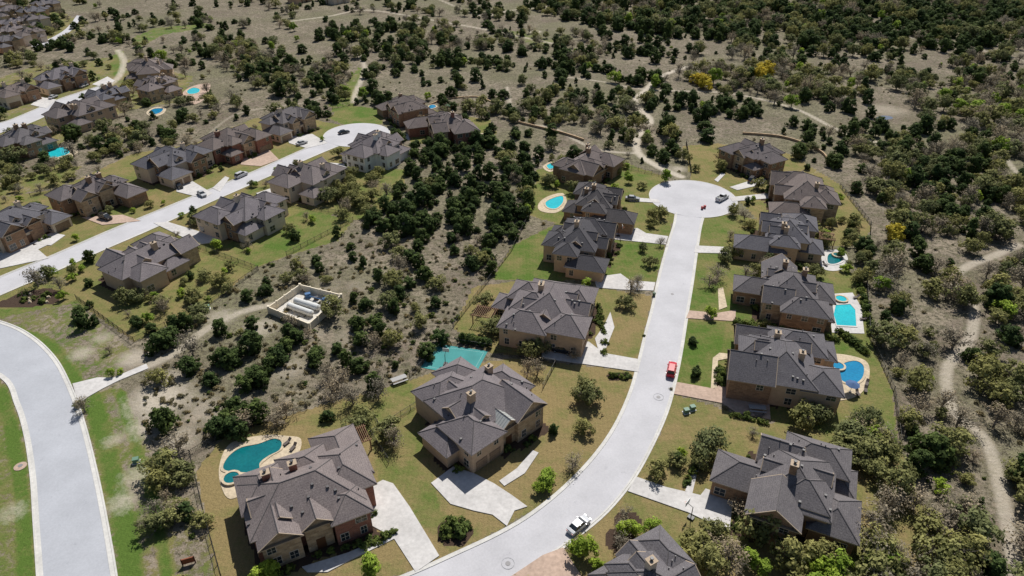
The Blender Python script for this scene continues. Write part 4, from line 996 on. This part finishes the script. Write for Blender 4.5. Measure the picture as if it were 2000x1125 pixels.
x,y=G(875,218); e=empty('playset',(x,y,0),.5); mb=MB()
for i in(-1,1):
    for j in(-1,1): mb.box((i*.8,j*.8,1.3),(.12,.12,2.6))
    mb.tube((3.2,i*1,0),(3.2,0,2.3),.06,.06,6)
mb.box((0,0,1.3),(1.7,1.7,.1)); mb.tube((.8,0,2.3),(3.3,0,2.3),.06,.06,6); mb.add([(-1,-1,2.6),(1,-1,2.6),(1,1,2.6),(-1,1,2.6),(0,0,3.5)],[(0,1,4),(1,2,4),(2,3,4),(3,0,4)],1)
for q in(1.6,2.5): mb.tube((q,0,2.3),(q,0,.5),.02,.02,4); mb.box((q,0,.5),(.2,.5,.05),0,1)
mb.add([(-.8,-.3,1.3),(-.8,.3,1.3),(-3,.3,.1),(-3,-.3,.1)],[(0,1,2,3)],1)
mb.obj('frame',[plain('cedar',(.22,.11,.05),.8),plain('play_green',(.05,.2,.08),.6)],e)
for i in range(9):
    u,v=R.uniform(20,110),R.uniform(572,592); x,y=G(u,v); plant('shr',x,y,R.uniform(.7,1.5))
    x+=R.uniform(-2,2); mb=MB(); mb.box((x,y,.2),(R.uniform(.5,1.1),R.uniform(.5,.9),.6),R.random()*3,0,.6); o=mb.obj('limestone_boulder',[m_stone])
    bm=o.modifiers.new('b','BEVEL'); bm.width=.12; bm.segments=2
# ---------------------------------------------------------------- light and camera
AZ=rad(16); EL=rad(52)   # sun beyond the scene, slightly to the right
sd=Vector((math.sin(AZ)*math.cos(EL),math.cos(AZ)*math.cos(EL),math.sin(EL)))
sun=bpy.data.lights.new('sun','SUN'); sun.energy=5.0; sun.angle=rad(.5); sun.color=(1,.97,.92)
so=bpy.data.objects.new('sun',sun); scene.collection.objects.link(so); so.rotation_euler=(-sd).to_track_quat('-Z','Y').to_euler()
w=bpy.data.worlds.new('World'); scene.world=w; w.use_nodes=True; nt=w.node_tree
sk=nt.nodes.new('ShaderNodeTexSky'); sk.sky_type='NISHITA'; sk.sun_disc=False; sk.sun_elevation=EL; sk.sun_rotation=AZ
bg=nt.nodes['Background']; nt.links.new(sk.outputs[0],bg.inputs[0]); bg.inputs[1].default_value=.065
cam=bpy.data.cameras.new('camera'); co=bpy.data.objects.new('camera',cam); scene.collection.objects.link(co)
co.location=(0,0,H); co.rotation_euler=(rad(90-33),0,0); cam.lens=24; cam.sensor_width=36; cam.clip_end=20000; cam.clip_start=.5
scene.camera=co
